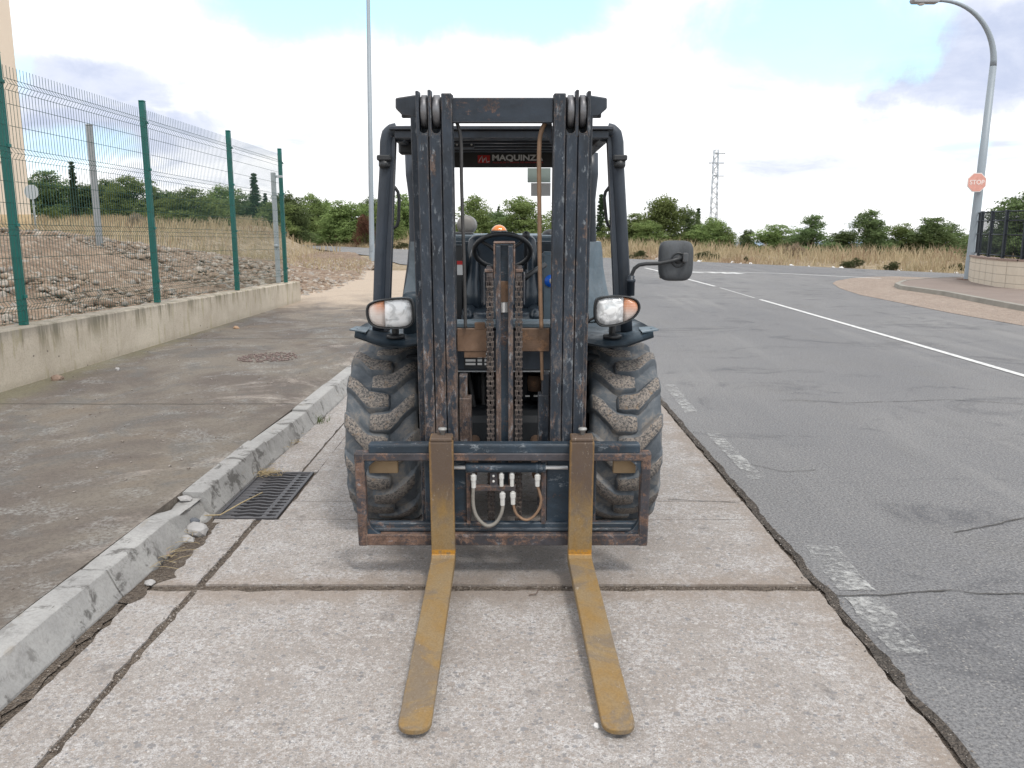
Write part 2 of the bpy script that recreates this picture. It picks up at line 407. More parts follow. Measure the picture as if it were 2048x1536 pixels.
# concrete slabs (ragged edges, gaps between them are the joints)
def slab(x0, x1, y0, y1, z, seed, amp=.008, hole=None, skew=0.0, th=.03):
    mb = MB(); pts = []
    def side(a, b, sd):
        a = Vector(a); b = Vector(b); n = max(2, int((b - a).length / .045)); d = (b - a).normalized(); nn = Vector((-d.y, d.x))
        for i in range(n):
            q = a.lerp(b, i / n)
            k = mnoise.noise(Vector((q.x * 5, q.y * 5, sd))) + .8 * mnoise.noise(Vector((q.x * 17, q.y * 17, sd)))
            k = max(-1, min(1, k * 1.3))
            pts.append(q + nn * abs(k) * amp * 2.2)
    side((x0, y0), (x1, y0), seed); side((x1, y0), (x1, y1), seed + 1); side((x1, y1), (x0, y1), seed + 2); side((x0, y1), (x0, y0), seed + 3)
    n = len(pts)
    bm = bmesh.new(); top = [bm.verts.new((p.x, p.y, z)) for p in pts]; bot = [bm.verts.new((p.x, p.y, z - th)) for p in pts]
    f = bm.faces.new(top)
    for i in range(n): bm.faces.new([bot[i], bot[(i + 1) % n], top[(i + 1) % n], top[i]])
    bmesh.ops.recalc_face_normals(bm, faces=bm.faces[:])
    if f.normal.z < 0: f.normal_flip()
    bmesh.ops.triangulate(bm, faces=[f])
    return mb.frombm(bm)
mb = MB()
def addslab(*a, **k):
    s_ = slab(*a, **k); o = len(mb.v); mb.v += s_.v; mb.f += [(tuple(i + o for i in f[0]), f[1], f[2]) for f in s_.f]
addslab(-1.362, 1.322, -1.5, 3.398, .006, 1, amp=.009)
addslab(-1.345, 1.315, 3.455, 4.285, .006, 5, amp=.0045)
addslab(-1.25, 1.315, 4.288, 4.585, .006, 6, amp=.0006)
addslab(-1.245, 1.315, 4.592, 8.0, .0055, 9, amp=.004)
addslab(-1.335, -1.245, 5.17, 8.0, .0055, 9, amp=.0005)
addslab(-1.245, 1.315, 8.02, 26, .006, 13, amp=.006)
addslab(-1.345, -1.243, 4.585, 5.17, .005, 9.4, amp=.0003) if False else None
addslab(-1.60, -1.384, -1.5, 3.40, .004, 21, amp=.009)
addslab(-1.60, -1.375, 3.45, GY0, .004, 25, amp=.007)
addslab(-1.59, -1.345, GY1 + .01, 8.0, .004, 29, amp=.006)
addslab(-1.57, -1.27, 8.03, 26, .004, 33, amp=.006)
struct(mb.build('concrete_lane', M_CONC))
# grit drift along the kerb foot
def strip(name, pts, mat, z, wamp, seed, w0):
    vs = []; fs = []
    for i, p in enumerate(pts):
        p = Vector(p); a = Vector(pts[max(i - 1, 0)]); b = Vector(pts[min(i + 1, len(pts) - 1)]); d = (b - a).normalized(); n = Vector((-d.y, d.x))
        w1 = w0 * (.6 + wamp * mnoise.noise(Vector((seed, i * .31, 0))) + .5 * wamp * mnoise.noise(Vector((seed, i * 1.1, 5)))); w2 = w0 * (.6 + wamp * mnoise.noise(Vector((seed + 9, i * .31, 0))) + .5 * wamp * mnoise.noise(Vector((seed + 9, i * 1.3, 5))))
        w1 = min(max(w1, w0 * .06), w0 * 1.2); w2 = min(max(w2, w0 * .06), w0 * 1.2)
        vs += [tuple(p + n * w1) + (z,), tuple(p - n * w2) + (z,)]
        if i: k = 2 * i; fs.append((k - 2, k - 1, k + 1, k))
    return MB().raw(vs, fs)
def resample(pts, step, amp=0, seed=0, z=0):
    out = []
    for a, b in zip(pts[:-1], pts[1:]):
        a = Vector(a[:2]); b = Vector(b[:2]); n = max(1, int((b - a).length / step))
        for i in range(n):
            q = a.lerp(b, i / n); d = (b - a).normalized(); nn = Vector((-d.y, d.x))
            out.append(q + nn * amp * (mnoise.noise(Vector((q.x * 4, q.y * 4, seed))) + .6 * mnoise.noise(Vector((q.x * 15, q.y * 15, seed)))))
    return out
MB0 = MB()
def addmb(dst, src):
    o = len(dst.v); dst.v += src.v; dst.f += [(tuple(i + o for i in f[0]), f[1], f[2]) for f in src.f]
g = MB()
addmb(g, strip('', resample([(-1.655, -1), (-1.65, 3.3)], .035, .008, 3), None, .0047, .7, 1, .055))
addmb(g, strip('', resample([(-1.645, 3.28), (-1.60, 3.45), (-1.575, 3.7), (-1.585, 3.95), (-1.61, 4.27)], .03, .006, 4), None, .0052, .45, 2, .085))
addmb(g, strip('', resample([(-1.63, 5.2), (-1.59, 6.2), (-1.55, 9), (-1.5, 12)], .06, .012, 5), None, .0047, 1.1, 3, .04))
g2 = MB()
addmb(g2, strip('', resample([(1.345, -1.2), (1.338, 26)], .06, .014, 7), None, .0074, .6, 5, .034))
struct(g.build('grit_drift', M_GRIT), 'stuff')
struct(g2.build('edge_grit', M_DGRIT), 'stuff')
# cracks in the asphalt
ck = MB()
for pts, w_ in (([G(1650, 1193), G(1760, 1192), G(1850, 1187), G(1905, 1182), G(1960, 1190), G(2048, 1189), G(2300, 1180)], .0065),
               ([G(1905, 1064), G(1960, 1056), G(2048, 1037), G(2200, 1010)], .007),
               ([G(1560, 800), G(1700, 806), G(1900, 800), G(2100, 812)], .006), ([G(1760, 1190), G(1800, 1100), G(1790, 1000)], .0),
               ([G(1500, 930), G(1570, 945), G(1640, 940)], .004)):
    if w_: addmb(ck, strip('', resample(pts, .03, .02, 11), None, .0045, .9, 4 + w_, w_))
addmb(ck, strip('', resample([G(1335, 1001), G(1400, 1004), G(1490, 1009)], .03, .012, 12), None, .0095, .8, 6, .004))
struct(ck.build('asphalt_crack', plain('crack_dirt', (.07, .065, .06), .95)))

# painted marks
def mat_paint():
    m, t = material('worn_road_paint'); p = t.pos()
    n = t.noise(p, 28, 7, .8); n2 = t.noise(p, 5, 5, .7)
    k = t.m('MULTIPLY', t.st(t.m('ADD', n, t.m('MULTIPLY', n2, .8)), .78, 1.14), .85)
    b = t.n('ShaderNodeBsdfPrincipled', {'Base Color': t.mix(n, (.36, .36, .355), (.54, .54, .525)), 'Roughness': .85})
    t.n('ShaderNodeOutputMaterial', {'Surface': t.n('ShaderNodeMixShader', {0: k, 1: t.n('ShaderNodeBsdfTransparent'), 2: b})}); return m
def mat_paint2():
    m, t = material('white_road_paint'); p = t.pos()
    n = t.noise(p, 14, 6, .75)
    c = t.mix(t.st(n, .3, .6), (.40, .40, .40), (.64, .64, .63))
    b = t.n('ShaderNodeBsdfPrincipled', {'Base Color': c, 'Roughness': .8})
    t.n('ShaderNodeOutputMaterial', {'Surface': t.n('ShaderNodeMixShader', {0: t.st(t.noise(p, 20, 7, .8), .30, .46, .25, 1), 1: t.n('ShaderNodeBsdfTransparent'), 2: b})}); return m
M_PAINTW = mat_paint(); M_PAINT = mat_paint2()
pm = MB()
for pts, wd in (([G(1338, 770), G(1362, 800), G(1385, 828)], .09), ([G(1425, 868), G(1462, 905), G(1518, 962)], .085),
                ([G(1640, 1093), G(1668, 1130), G(1722, 1188)], .13), ([G(1722, 1196), G(1765, 1245), G(1832, 1318)], .12)):
    addmb(pm, strip('', resample(pts, .03, .002, 3), None, .005, .15, wd, wd))
struct(pm.build('worn_edge_line', M_PAINTW))
pm = MB()
def line(pts, wd, z=.006):
    s_ = MB(); P = [Vector(p[:2]) for p in pts]
    for i, p in enumerate(P):
        d = (P[min(i + 1, len(P) - 1)] - P[max(i - 1, 0)]).normalized(); n = Vector((-d.y, d.x)) * wd / 2
        s_.v += [Vector((*(p + n), z)), Vector((*(p - n), z))]
        if i: k = 2 * i; s_.f.append(((k - 2, k - 1, k + 1, k), 0, False))
    addmb(pm, s_)
line([(5.40, -1), (5.38, 8.7), (5.37, 11.5), (5.32, 17.3), (5.31, 18)], .09)
line([(5.305, 18.4), (5.30, 21.5)], .035)
line([(5.29, 22.0), (5.2, 25.0)], .10)
line([G(1345, 551.5), G(1312, 541), G(1290, 536)], .12)
for a, b in (((1372, 544), (1408, 546)), ((1417, 544.5), (1436, 546.5)), ((1440, 545), (1458, 547.5)), ((1461, 545.5), (1482, 548))):
    line([G(*a), G(*b)], .3)
line([G(1370, 543), G(1560, 547), G(1762, 557)], .14)
struct(pm.build('white_lane_marking', M_PAINT))

# left pavement with kerb
px_wall = lambda y: -4.44 + (y - 7.15) * .0408                 # wall face x at depth y
kx = lambda y: -1.83 + (y - 3) * .028 if y > 3 else -1.83       # back edge of kerb
ys = [-1.5, 0, 1, 2, 3, 4, 5, 6, 7, 8, 10, 12, 14, 16.4, 20, 24, 27.5]
mb = MB(); vs = []; fs = []
for i, y in enumerate(ys):
    xl = px_wall(y) - .1 if y < 16.5 else -4.9
    vs += [(xl, y, .13), (kx(y) - .004, y, .13), (kx(y) - .004, y, -.02)]
    if i: k = 3 * i; fs += [(k - 3, k - 2, k + 1, k), (k - 2, k - 1, k + 2, k + 1)]
mb.raw(vs, fs); struct(mb.build('pavement', M_PAVE))
# kerb stones: profile (offset from back edge, z)
kprof = [(0, -.03), (0, .131), (.004, .134), (.108, .131), (.116, .128), (.150, .055), (.172, .012), (.175, -.03)]
kb = MB()
joints = [-1.2, -.2, .82, 1.82, 2.47, 3.33, 4.36, 5.42, 6.45, 7.5, 8.5, 9.5, 10.5, 11.5, 12.5, 13.5, 14.5, 15.5, 16.5, 17.5, 18.5, 19.5, 20.5, 21.5, 22.5, 23.5]
def kerbstone(a, b, seed, broken=False):
    n = max(3, int((b - a) / .07)); vs = []; fs = []; m_ = len(kprof); rr = random.Random(seed)
    ox = rr.uniform(-.006, .006); oz = rr.uniform(-.005, .004); tilt = rr.uniform(-.006, .006)
    for i in range(n + 1):
        y = a + .006 + (b - a - .012) * i / n
        e = .35 if i in (0, n) else 0
        br = 0
        if broken:   # far end of this stone is smashed
            br = max(0, min(1, (y - (b - .42)) / .25))
        for j, (px_, pz) in enumerate(kprof):
            q = mnoise.noise(Vector((y * 9, j * .9, seed)))
            X = kx(y) + ox + px_ + .0015 * q - (.01 * e if j >= 4 else 0)
            Z = pz + oz + tilt * (i / n) * 3 + .0015 * q - (.008 * e if 1 <= j <= 5 else 0)
            if br and j >= 1 and j < m_ - 1:
                Z -= br * (.03 + .05 * abs(mnoise.noise(Vector((y * 22, j * 1.7, 5))))) * (1 if j < 6 else .2)
                X -= br * (.010 + .05 * abs(mnoise.noise(Vector((y * 17, j * 1.3, 9))))) * (1 if j >= 4 else 0)
            vs.append((X, y, Z))
        if i:
            o = i * m_
            for j in range(m_ - 1): fs.append((o - m_ + j, o - m_ + j + 1, o + j + 1, o + j))
    fs.append(tuple(range(m_))); fs.append(tuple(range(n * m_, n * m_ + m_))[::-1])
    kb.raw(vs, fs)
for a, b in zip(joints[:-1], joints[1:]): kerbstone(a, b, a * 3.1, broken=abs(b - 4.36) < .01)
struct(kb.build('kerb', M_KERB))

# right side: dusty gutter apron, kerb and pavement at the corner
isl = [G(*p) for p in [(1790, 553), (1735, 554), (1700, 557), (1672, 562), (1665, 567), (1680, 577), (1720, 590), (1800, 606), (1900, 626), (2048, 652), (2500, 760)]] + [Vector((12, 6, 0)), Vector((30, 6, 0)), Vector((30, 20, 0)), G(1990, 560)]
bm = bmesh.new(); f = bm.faces.new([bm.verts.new((p.x, p.y, .005)) for p in isl]); bmesh.ops.triangulate(bm, faces=[f]); bmesh.ops.recalc_face_normals(bm, faces=bm.faces[:])
struct(MB().frombm(bm).build('gutter_apron', M_DUST))
kr = [G(*p, .1) for p in [(1935, 553), (1850, 556), (1806, 560), (1790, 566), (1800, 571), (1830, 575), (1890, 583), (1970, 598), (2048, 612)]] + [Vector((9.6, 12, .1)), Vector((9.7, 6, .1))]
kr = [Vector((p.x, p.y)) for p in kr]
mb = MB(); vs = []; fs = []
for i, p in enumerate(kr):
    d = (kr[min(i + 1, len(kr) - 1)] - kr[max(i - 1, 0)]).normalized(); n = Vector((d.y, -d.x)); n = n if (n.dot(Vector((-1, -.3))) > 0) else -n
    if i == 0: n = Vector((-.2, 1)).normalized()
    if i == 1: n = Vector((-.4, .9)).normalized()
    if i == 2: n = Vector((-.8, .6)).normalized()
    for off, z in ((.03, -.02), (0, .10), (-.12, .105), (-.12, .09)):
        q = p + n * off; vs.append((q.x, q.y, z))
    if i:
        for j in range(3): o = i * 4; fs.append((o - 4 + j, o - 3 + j, o + 1 + j, o + j))
mb.raw(vs, fs); struct(mb.build('corner_kerb', plain('old_kerb_stone', (.25, .235, .205), .9, var=.45, sc=3)))
cp_ = [(p.x + .05, p.y, .095) for p in kr] + [(30, 6, .095), (30, 21, .095), (19, 23.2, .095)]
bm = bmesh.new(); f = bm.faces.new([bm.verts.new(p) for p in cp_]); bmesh.ops.triangulate(bm, faces=[f]); bmesh.ops.recalc_face_normals(bm, faces=bm.faces[:])
m, t = material('corner_pavement'); p_ = t.pos(); n_ = t.noise(p_, 2, 6, .7); finish(t, t.mix(n_, (.15, .115, .10), (.26, .21, .18)), .95, 0, t.bump(t.noise(p_, 60, 4), .4, .005))
struct(MB().frombm(bm).build('corner_pavement', m))

# ------------------------------------------------------------------ terrain: stony bank (left) and the field beyond the crossing road
def fbm(x, y, s, seed=0.0):
    sh = x.shape; xf = x.ravel() * s; yf = y.ravel() * s
    out = np.empty(xf.size)
    for i in range(xf.size): out[i] = mnoise.fractal(Vector((xf[i], yf[i], seed)), 1.0, 2.0, 4)
    return out.reshape(sh)
def bank_right(y): return np.where(y < 16.6, -4.62 + .0408 * (np.minimum(y, 16.6) - 7.15), np.interp(y, [16.6, 19.4, 24, 27, 33, 40, 70], [-4.3, -3.9, -4.1, -4.6, -5.2, -7, -14]))
def bank_h(x, y, rough=True):
    s = bank_right(y) - x
    base = np.where(y < 16.5, .53 - (y - 8) * .004, .10)
    base = np.where(y >= 16.5, np.interp(s, [0, .5], [.08, .13]), base)
    crest = np.interp(y, [3, 9, 14, 20, 26, 34, 45], [1.15, 1.42, 1.50, 1.22, .72, .25, .0])
    z = base + (crest - base) * smooth01(s, 0.15, np.where(y < 16.5, 4.5, 6.0))
    return z
nx, ny = 170, 230
u_ = np.linspace(0, 1, nx) ** 1.6; yy = 3 + 45 * np.linspace(0, 1, ny) ** 1.4
Y, U = np.meshgrid(yy, u_, indexing='ij'); X = bank_right(Y) + (-26 - bank_right(Y)) * U
edgefade = smooth01(bank_right(Y) - X, 0, .5)
Z = bank_h(X, Y) + (fbm(X, Y, .5) * .10 + fbm(X, Y, 2.2, 4) * .05) * edgefade
Z = np.where(U > .999, -.1, Z); 
idx = np.arange(nx * ny).reshape(ny, nx)
def gridfaces(idx): return np.stack([idx[:-1, :-1].ravel(), idx[:-1, 1:].ravel(), idx[1:, 1:].ravel(), idx[1:, :-1].ravel()], 1)
struct(fast_mesh('stony_bank', np.stack([X, Y, Z], -1).reshape(-1, 3), gridfaces(idx)[:, ::-1], M_EARTH, smooth=True))
def farL(x, y):
    fx = np.array([p[0] for p in far_line]); fy = np.array([p[1] for p in far_line])
    return (y - np.interp(x, fx, fy)) * .72
def field_h(x, y):
    L = farL(x, y)
    rise = np.interp(x, [-22, -10, -2, 6, 13, 40], [.95, .85, .50, .26, .04, 0.0]) * smooth01(L, -.2, 9) + .9 * smooth01(L, 8, 45) * smooth01(-x, 4, 20) - .024 * np.maximum(0, L - 8) * smooth01(x, -12, 0)
    return -.06 + rise
nx, ny = 200, 90
xs = np.linspace(-75, 90, nx); Ls = 150 * np.linspace(0, 1, ny) ** 1.8 - .15
Lg, Xg = np.meshgrid(Ls, xs, indexing='ij')
fx = np.array([p[0] for p in far_line]); fy = np.array([p[1] for p in far_line])
Yg = np.interp(Xg, fx, fy) + Lg / .72
Zg = field_h(Xg, Yg) + fbm(Xg, Yg, .3, 7) * .25 * smooth01(Lg, .3, 3)
Zg[-1, :] = -8; Zg[:, 0] = -8
idx = np.arange(nx * ny).reshape(ny, nx)
struct(fast_mesh('field', np.stack([Xg, Yg, Zg], -1).reshape(-1, 3), gridfaces(idx), M_FIELD, smooth=True))
# ground left and behind the bank
def left_h(x, y): return 1.2 + .9 * smooth01(y, 30, 70) + 0 * x
nx, ny = 60, 60
Xl, Yl = np.meshgrid(np.linspace(-90, -9, nx), np.linspace(12, 72, ny))
def near_y(x): return np.interp(x, [-80, NEAR[0].x, NEAR[1].x, NEAR[2].x], [NEAR[0].y + 84, NEAR[0].y, NEAR[1].y, NEAR[2].y])
Zl = np.minimum(1.15, bank_h(np.maximum(Xl, -25.9), Yl) * 1.0) * 0 + np.interp(Yl, [12, 30, 50, 72], [1.22, 1.30, 1.7, 2.2]) * smooth01(-Xl, 9, 15) * smooth01(near_y(Xl) - Yl, 0, 12) - .12
idx = np.arange(nx * ny).reshape(ny, nx)
struct(fast_mesh('rough_lot', np.stack([Xl, Yl, Zl + fbm(Xl, Yl, .3, 2) * .12], -1).reshape(-1, 3), gridfaces(idx), M_FIELD, smooth=True))
# distant blue hills
mb = MB(); vs = []; fs = []
for i in range(81):
    a = -1.2 + 2.4 * i / 80; R_ = 2200
    hh = 18 + 22 * abs(mnoise.noise(Vector((a * 4, 2, 0)))) + 8 * mnoise.noise(Vector((a * 16, 2, 0)))
    vs += [(R_ * sin(a), R_ * cos(a), -70), (R_ * 1.1 * sin(a), R_ * 1.1 * cos(a), hh - 62), (R_ * 1.3 * sin(a), R_ * 1.3 * cos(a), -90)]
    if i: k = 3 * i; fs += [(k - 3, k, k + 1, k - 2), (k - 2, k + 1, k + 2, k - 1)]
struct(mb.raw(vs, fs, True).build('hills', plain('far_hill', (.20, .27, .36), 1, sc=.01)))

# ------------------------------------------------------------------ scattered stones (stuff)
def scatter(name, pts, sizes, mat, nvar=6, sub=1, flat=.55, seed=1):
    protos = []
    for k in range(nvar):
        bm = bmesh.new(); bmesh.ops.create_icosphere(bm, subdivisions=sub, radius=1)
        for v in bm.verts:
            v.co *= 1 + .45 * mnoise.noise(v.co * 1.7 + Vector((k * 5 + seed, 0, 0))); v.co.z *= flat
        bm.verts.index_update(); protos.append((np.array([v.co[:] for v in bm.verts]), np.array([[v.index for v in f.verts] for f in bm.faces]))); bm.free()
    vv = []; ff = []; o = 0; r = np.random.default_rng(seed)
    for p, s_ in zip(pts, sizes):
        P, Fc = protos[r.integers(nvar)]; a = r.uniform(0, 6.28); c, s2 = cos(a), sin(a)
        q = P * np.array([s_ * r.uniform(.7, 1.4), s_ * r.uniform(.6, 1), s_]); R = np.array([[c, -s2, 0], [s2, c, 0], [0, 0, 1]])
        b = r.uniform(-.4, .4); R2 = np.array([[1, 0, 0], [0, cos(b), -sin(b)], [0, sin(b), cos(b)]])
        vv.append(q @ R2.T @ R.T + np.array(p)); ff.append(Fc + o); o += len(P)
    return struct(fast_mesh(name, np.concatenate(vv), np.concatenate(ff), mat), 'stuff')
def mat_stones(name, cols, sc=9):
    m, t = material(name); p = t.pos()
    cc = t.vor(p, sc, out=1); n = t.noise(p, 40, 5, .7)
    st = [(i / (len(cols) - 1), c) for i, c in enumerate(cols)]
    c = t.ramp(t.sep(cc, 0), st); c = t.mix(t.st(n, .35, .65, .5, 0), c, (.14, .11, .09))
    finish(t, c, .9, 0, t.bump(n, .4, .01), .3); return m
M_STONE = mat_stones('bank_stone', [(.17, .115, .08), (.34, .265, .20), (.24, .165, .115), (.46, .41, .35), (.27, .25, .23), (.36, .27, .19)])
M_PEB = mat_stones('pebble', [(.10, .09, .085), (.26, .23, .20), (.40, .37, .34), (.18, .14, .11), (.55, .52, .5)], 60)
M_CHUNK = plain('broken_concrete', (.36, .35, .345), .9, sc=25, var=.35)
n = 22000
ys_ = 4 + 30 * RNG.random(n) ** 1.3; so = .1 + 11 * RNG.random(n) ** 1.4
xs_ = bank_right(ys_) - so; zs_ = bank_h(xs_, ys_) + .01
sz = .012 + .075 * RNG.random(n) ** 7 + .020 * RNG.random(n); sz *= 1 + ys_ * .018
scatter('bank_stones', np.stack([xs_, ys_, zs_], 1), sz, M_STONE, sub=1, seed=3)
n = 2600
k = RNG.random(n)
xs_ = np.where(k < .45, -1.66 + RNG.normal(0, .035, n), np.where(k < .72, 1.34 + RNG.normal(0, .02, n), np.where(k < .82, RNG.uniform(-1.3, 1.3, n), -1.37 + RNG.normal(0, .012, n))))
ys_ = RNG.uniform(1.9, 9, n) ; ys_ = np.where((k >= .72) & (k < .82), 3.425 + RNG.normal(0, .014, n), ys_)
ys_ = np.where((k >= .82), RNG.uniform(1.9, 4.2, n), ys_)
ok = ~((xs_ > GX0 - .03) & (xs_ < GX1 + .03) & (ys_ > GY0 - .03) & (ys_ < GY1 + .03))
pts = np.stack([xs_, ys_, np.full(n, .009)], 1)[ok]
scatter('loose_grit', pts, (.0015 + .004 * RNG.random(n) ** 3)[ok], M_PEB, sub=1, seed=5)
n = 420
pts = np.stack([RNG.uniform(-4.2, -1.9, n), 3 + 11 * RNG.random(n), np.full(n, .133)], 1)
scatter('pavement_pebbles', pts, .003 + .011 * RNG.random(n) ** 3, M_PEB, sub=1, seed=6)
# patch of gravel over the manhole on the pavement
c0 = G(538, 715, .13); n = 420
r_ = np.sqrt(RNG.random(n)); a_ = RNG.uniform(0, 6.28, n)
pts = np.stack([c0.x + r_ * .33 * np.cos(a_), c0.y + r_ * .36 * np.sin(a_), np.full(n, .136)], 1)
scatter('gravel_patch', pts, .007 + .011 * RNG.random(n) ** 2, mat_stones('dark_gravel', [(.14, .10, .10), (.2, .15, .14), (.28, .22, .2)], 40), sub=1, seed=8)
# single rocks and kerb chunks
def rock(name, label, p, r, mat, seed, cat='stone', sub=2, amp=.35, flat=.65, group=None):
    o = MB().rock(tuple(p + Vector((0, 0, r * flat * .45))), r, sub, amp, flat, seed).build(name, mat, loc=tuple(p)); return tag(o, label, cat, group)
rock('rock', 'rounded brown rock lying at the foot of the low concrete wall', G(114, 760, .13), .055, plain('brown_rock', (.24, .17, .13), .9, var=.4), 3)
rock('stone', 'small pale grey stone alone on the pavement, right of the brown rock', G(235, 740, .13), .03, M_CHUNK, 4)
rock('stone', 'grey stone on the near left corner of the rusty gutter grit, beside the kerb', G(300, 1168, .008), .02, M_CHUNK, 6)
rock('stone', 'flat pale stone lying in the grit under the nearest whole kerb stone', G(183, 1240, .008), .017, M_PEB, 7)
rock('stone', 'small white stone touching the tip of the right-hand fork', G(1193, 1454, .006), .012, plain('white_stone', (.62, .61, .6), .8), 9)
rock('stone', 'orange-brown stone at the wall foot halfway along the low wall', G(538, 714, .13) + Vector((-1.2, 2.6, 0)), .04, plain('ochre_rock', (.34, .22, .14), .9), 12)
rock('concrete_chunk', 'largest pale slab-like chunk broken off the kerb, next to the drain grate', G(397, 1066, .006), .064, M_CHUNK, 21, 'rubble', 2, .4, .55, 'rubble from the broken kerb')
rock('concrete_chunk', 'flat square grey chunk in front of the largest piece of kerb rubble', G(370, 1082, .006), .042, M_CHUNK, 22, 'rubble', 1, .4, .5, 'rubble from the broken kerb')
rock('concrete_chunk', 'dark grey cube-like chunk behind the largest piece of kerb rubble', G(389, 1046, .02), .03, plain('dark_chunk', (.13, .14, .16), .85), 23, 'rubble', 1, .35, .8, 'rubble from the broken kerb')
rock('concrete_chunk', 'pale chunk sitting on top of the smashed end of the kerb stone', G(372, 1000, .1), .038, M_CHUNK, 25, 'rubble', 1, .4, .45, 'rubble from the broken kerb')
rock('concrete_chunk', 'small brown and grey chunk in the gutter below the broken kerb', G(335, 1112, .008), .022, plain('chunk_brown', (.25, .21, .19), .9), 28, 'rubble', 1, .4, .8, 'rubble from the broken kerb')

# ------------------------------------------------------------------ drain grate
M_IRON = plain('cast_iron', (.085, .082, .088), .55, .35, .35, 40)
M_PITM = plain('drain_pit', (.04, .037, .035), .95)
dg = thing('drain_grate', 'cast iron drain grate with wavy slots let into the gutter beside the broken kerb', 'drain grate', ((GX0 + GX1) / 2, (GY0 + GY1) / 2, 0))
mb = MB()
for a, b, c, d in ((GX0, GX0 + .018, GY0, GY1), (GX1 - .018, GX1, GY0, GY1), (GX0 + .018, GX1 - .018, GY0, GY0 + .018), (GX0 + .018, GX1 - .018, GY1 - .018, GY1)):
    mb.box(a, b, c, d, -.05, .011, .002)
mb.build('outer_frame', M_IRON, dg)
mb = MB(); n = 15; y0, y1 = GY0 + .03, GY1 - .03
for i in range(n + 1):
    yc = y0 + (y1 - y0) * i / n; pa = []; pb = []
    for k in range(29):
        x = GX0 + .02 + (GX1 - GX0 - .04) * k / 28
        q = (k / 28 - .28) / .5
        wv = .007 * sin((k / 28) * 2 * pi * 2.6) if 0 <= q <= 1 else 0
        hw = .0085
        if not (0 <= q <= 1) and abs(k / 28 - .88) > .04: hw = .0155
        pa.append((x, yc + wv - hw)); pb.append((x, yc + wv + hw))
    zt = .005
    vs = [(x, y, zt) for x, y in pa] + [(x, y, zt) for x, y in pb] + [(x, y, -.03) for x, y in pa] + [(x, y, -.03) for x, y in pb]
    N_ = 29; fs = []
    for k in range(N_ - 1):
        fs += [(k, k + 1, N_ + k + 1, N_ + k), (2 * N_ + k, 2 * N_ + k + 1, k + 1, k), (N_ + k, N_ + k + 1, 3 * N_ + k + 1, 3 * N_ + k)]
    mb.raw(vs, fs)
for xx, ww in ((GX0 + .045, .03), (GX1 - .085, .012)): mb.box(xx - ww, xx + ww, y0 - .01, y1 + .01, -.03, .0035, 0)
mb.build('slotted_cover', M_IRON, dg)
mb = MB()
zz = -.45
q = [(GX0, GY0), (GX1, GY0), (GX1, GY1), (GX0, GY1)]
for i in range(4):
    a, b = q[i], q[(i + 1) % 4]; mb.raw([(a[0], a[1], -.012), (b[0], b[1], -.012), (b[0], b[1], zz), (a[0], a[1], zz)], [(0, 1, 2, 3)])
mb.raw([(p[0], p[1], zz) for p in q], [(0, 1, 2, 3)])
mb.build('pit_lining', M_PITM, dg)
# straw caught on the grate and along the kerb foot
M_STRAW = plain('dry_straw', (.42, .33, .19), .8, var=.3)
mb = MB(); rs = random.Random(4)
def straw(c, n, spread, L, seed, up=.02):
    r = random.Random(seed)
    for _ in range(n):
        p = Vector(c) + Vector((r.gauss(0, spread[0]), r.gauss(0, spread[1]), .004 + r.random() * up)); a = r.uniform(0, 6.28); l = L * r.uniform(.4, 1)
        d = Vector((cos(a), sin(a), r.uniform(-.05, .25))); q = p + d * l * .5 + Vector((0, 0, r.uniform(0, .006)))
        mb.tube([p, q, p + d * l + Vector((r.uniform(-.01, .01), 0, -.004))], .0011, 4)
straw((GX0 + .045, GY1 - .07, .012), 130, (.06, .025), .07, 1)
struct(mb.build('straw_litter', M_STRAW), 'stuff')
mb = MB()
straw((-1.64, 3.72, .01), 26, (.02, .06), .12, 2); straw((-1.62, 4.0, .01), 16, (.02, .05), .1, 3); straw((-1.6, 5.9, .01), 20, (.02, .2), .12, 5)
struct(mb.build('gutter_straw', M_STRAW), 'stuff')
mb = MB(); a = G(525, 985, .02); b = G(440, 1030, .02); c_ = G(400, 1031, .02)
mb.tube([a, a.lerp(b, .5) + Vector((0, 0, .004)), b, c_], [.004, .004, .0035, .003], 5)
tag(mb.build('stick', M_STRAW, loc=tuple(a)), 'thin dry stick lying across the kerb side of the drain grate', 'stick')
# cigarette-size brown twig near the joint
mb = MB(); a = G(1058, 1190, .012); mb.tube([a, a + Vector((.03, .004, .004)), a + Vector((.045, .03, .014))], .0028, 5)
tag(mb.build('twig', plain('twig_brown', (.15, .11, .09)), loc=tuple(a)), 'short bent twig between the forks at the slab joint', 'twig')

# green weed at kerb
M_WEED = plain('weed_green', (.085, .11, .04), .7, var=.4)
def tuft(name, label, p, n, hgt, mat, seed, spread=.04, wid=.003, cat='weed'):
    r = random.Random(seed); mb = MB()
    for _ in range(n):
        a = r.uniform(0, 6.28); b = Vector((r.gauss(0, spread), r.gauss(0, spread), 0)); hh = hgt * r.uniform(.5, 1); d = Vector((cos(a), sin(a), 0))
        s_ = Vector((-d.y, d.x, 0)) * wid; p0 = Vector(p) + b; p1 = p0 + d * hh * .25 + Vector((0, 0, hh * .6)); p2 = p0 + d * hh * .6 + Vector((0, 0, hh))
        mb.raw([p0 - s_, p0 + s_, p1 + s_ * .7, p1 - s_ * .7, p2], [(0, 1, 2, 3), (3, 2, 4)])
    return tag(mb.build(name, mat, loc=tuple(p)), label, cat)
tuft('weed', 'small green weed growing at the foot of the kerb beside the left tyre', G(632, 845, .005), 60, .07, M_WEED, 4)

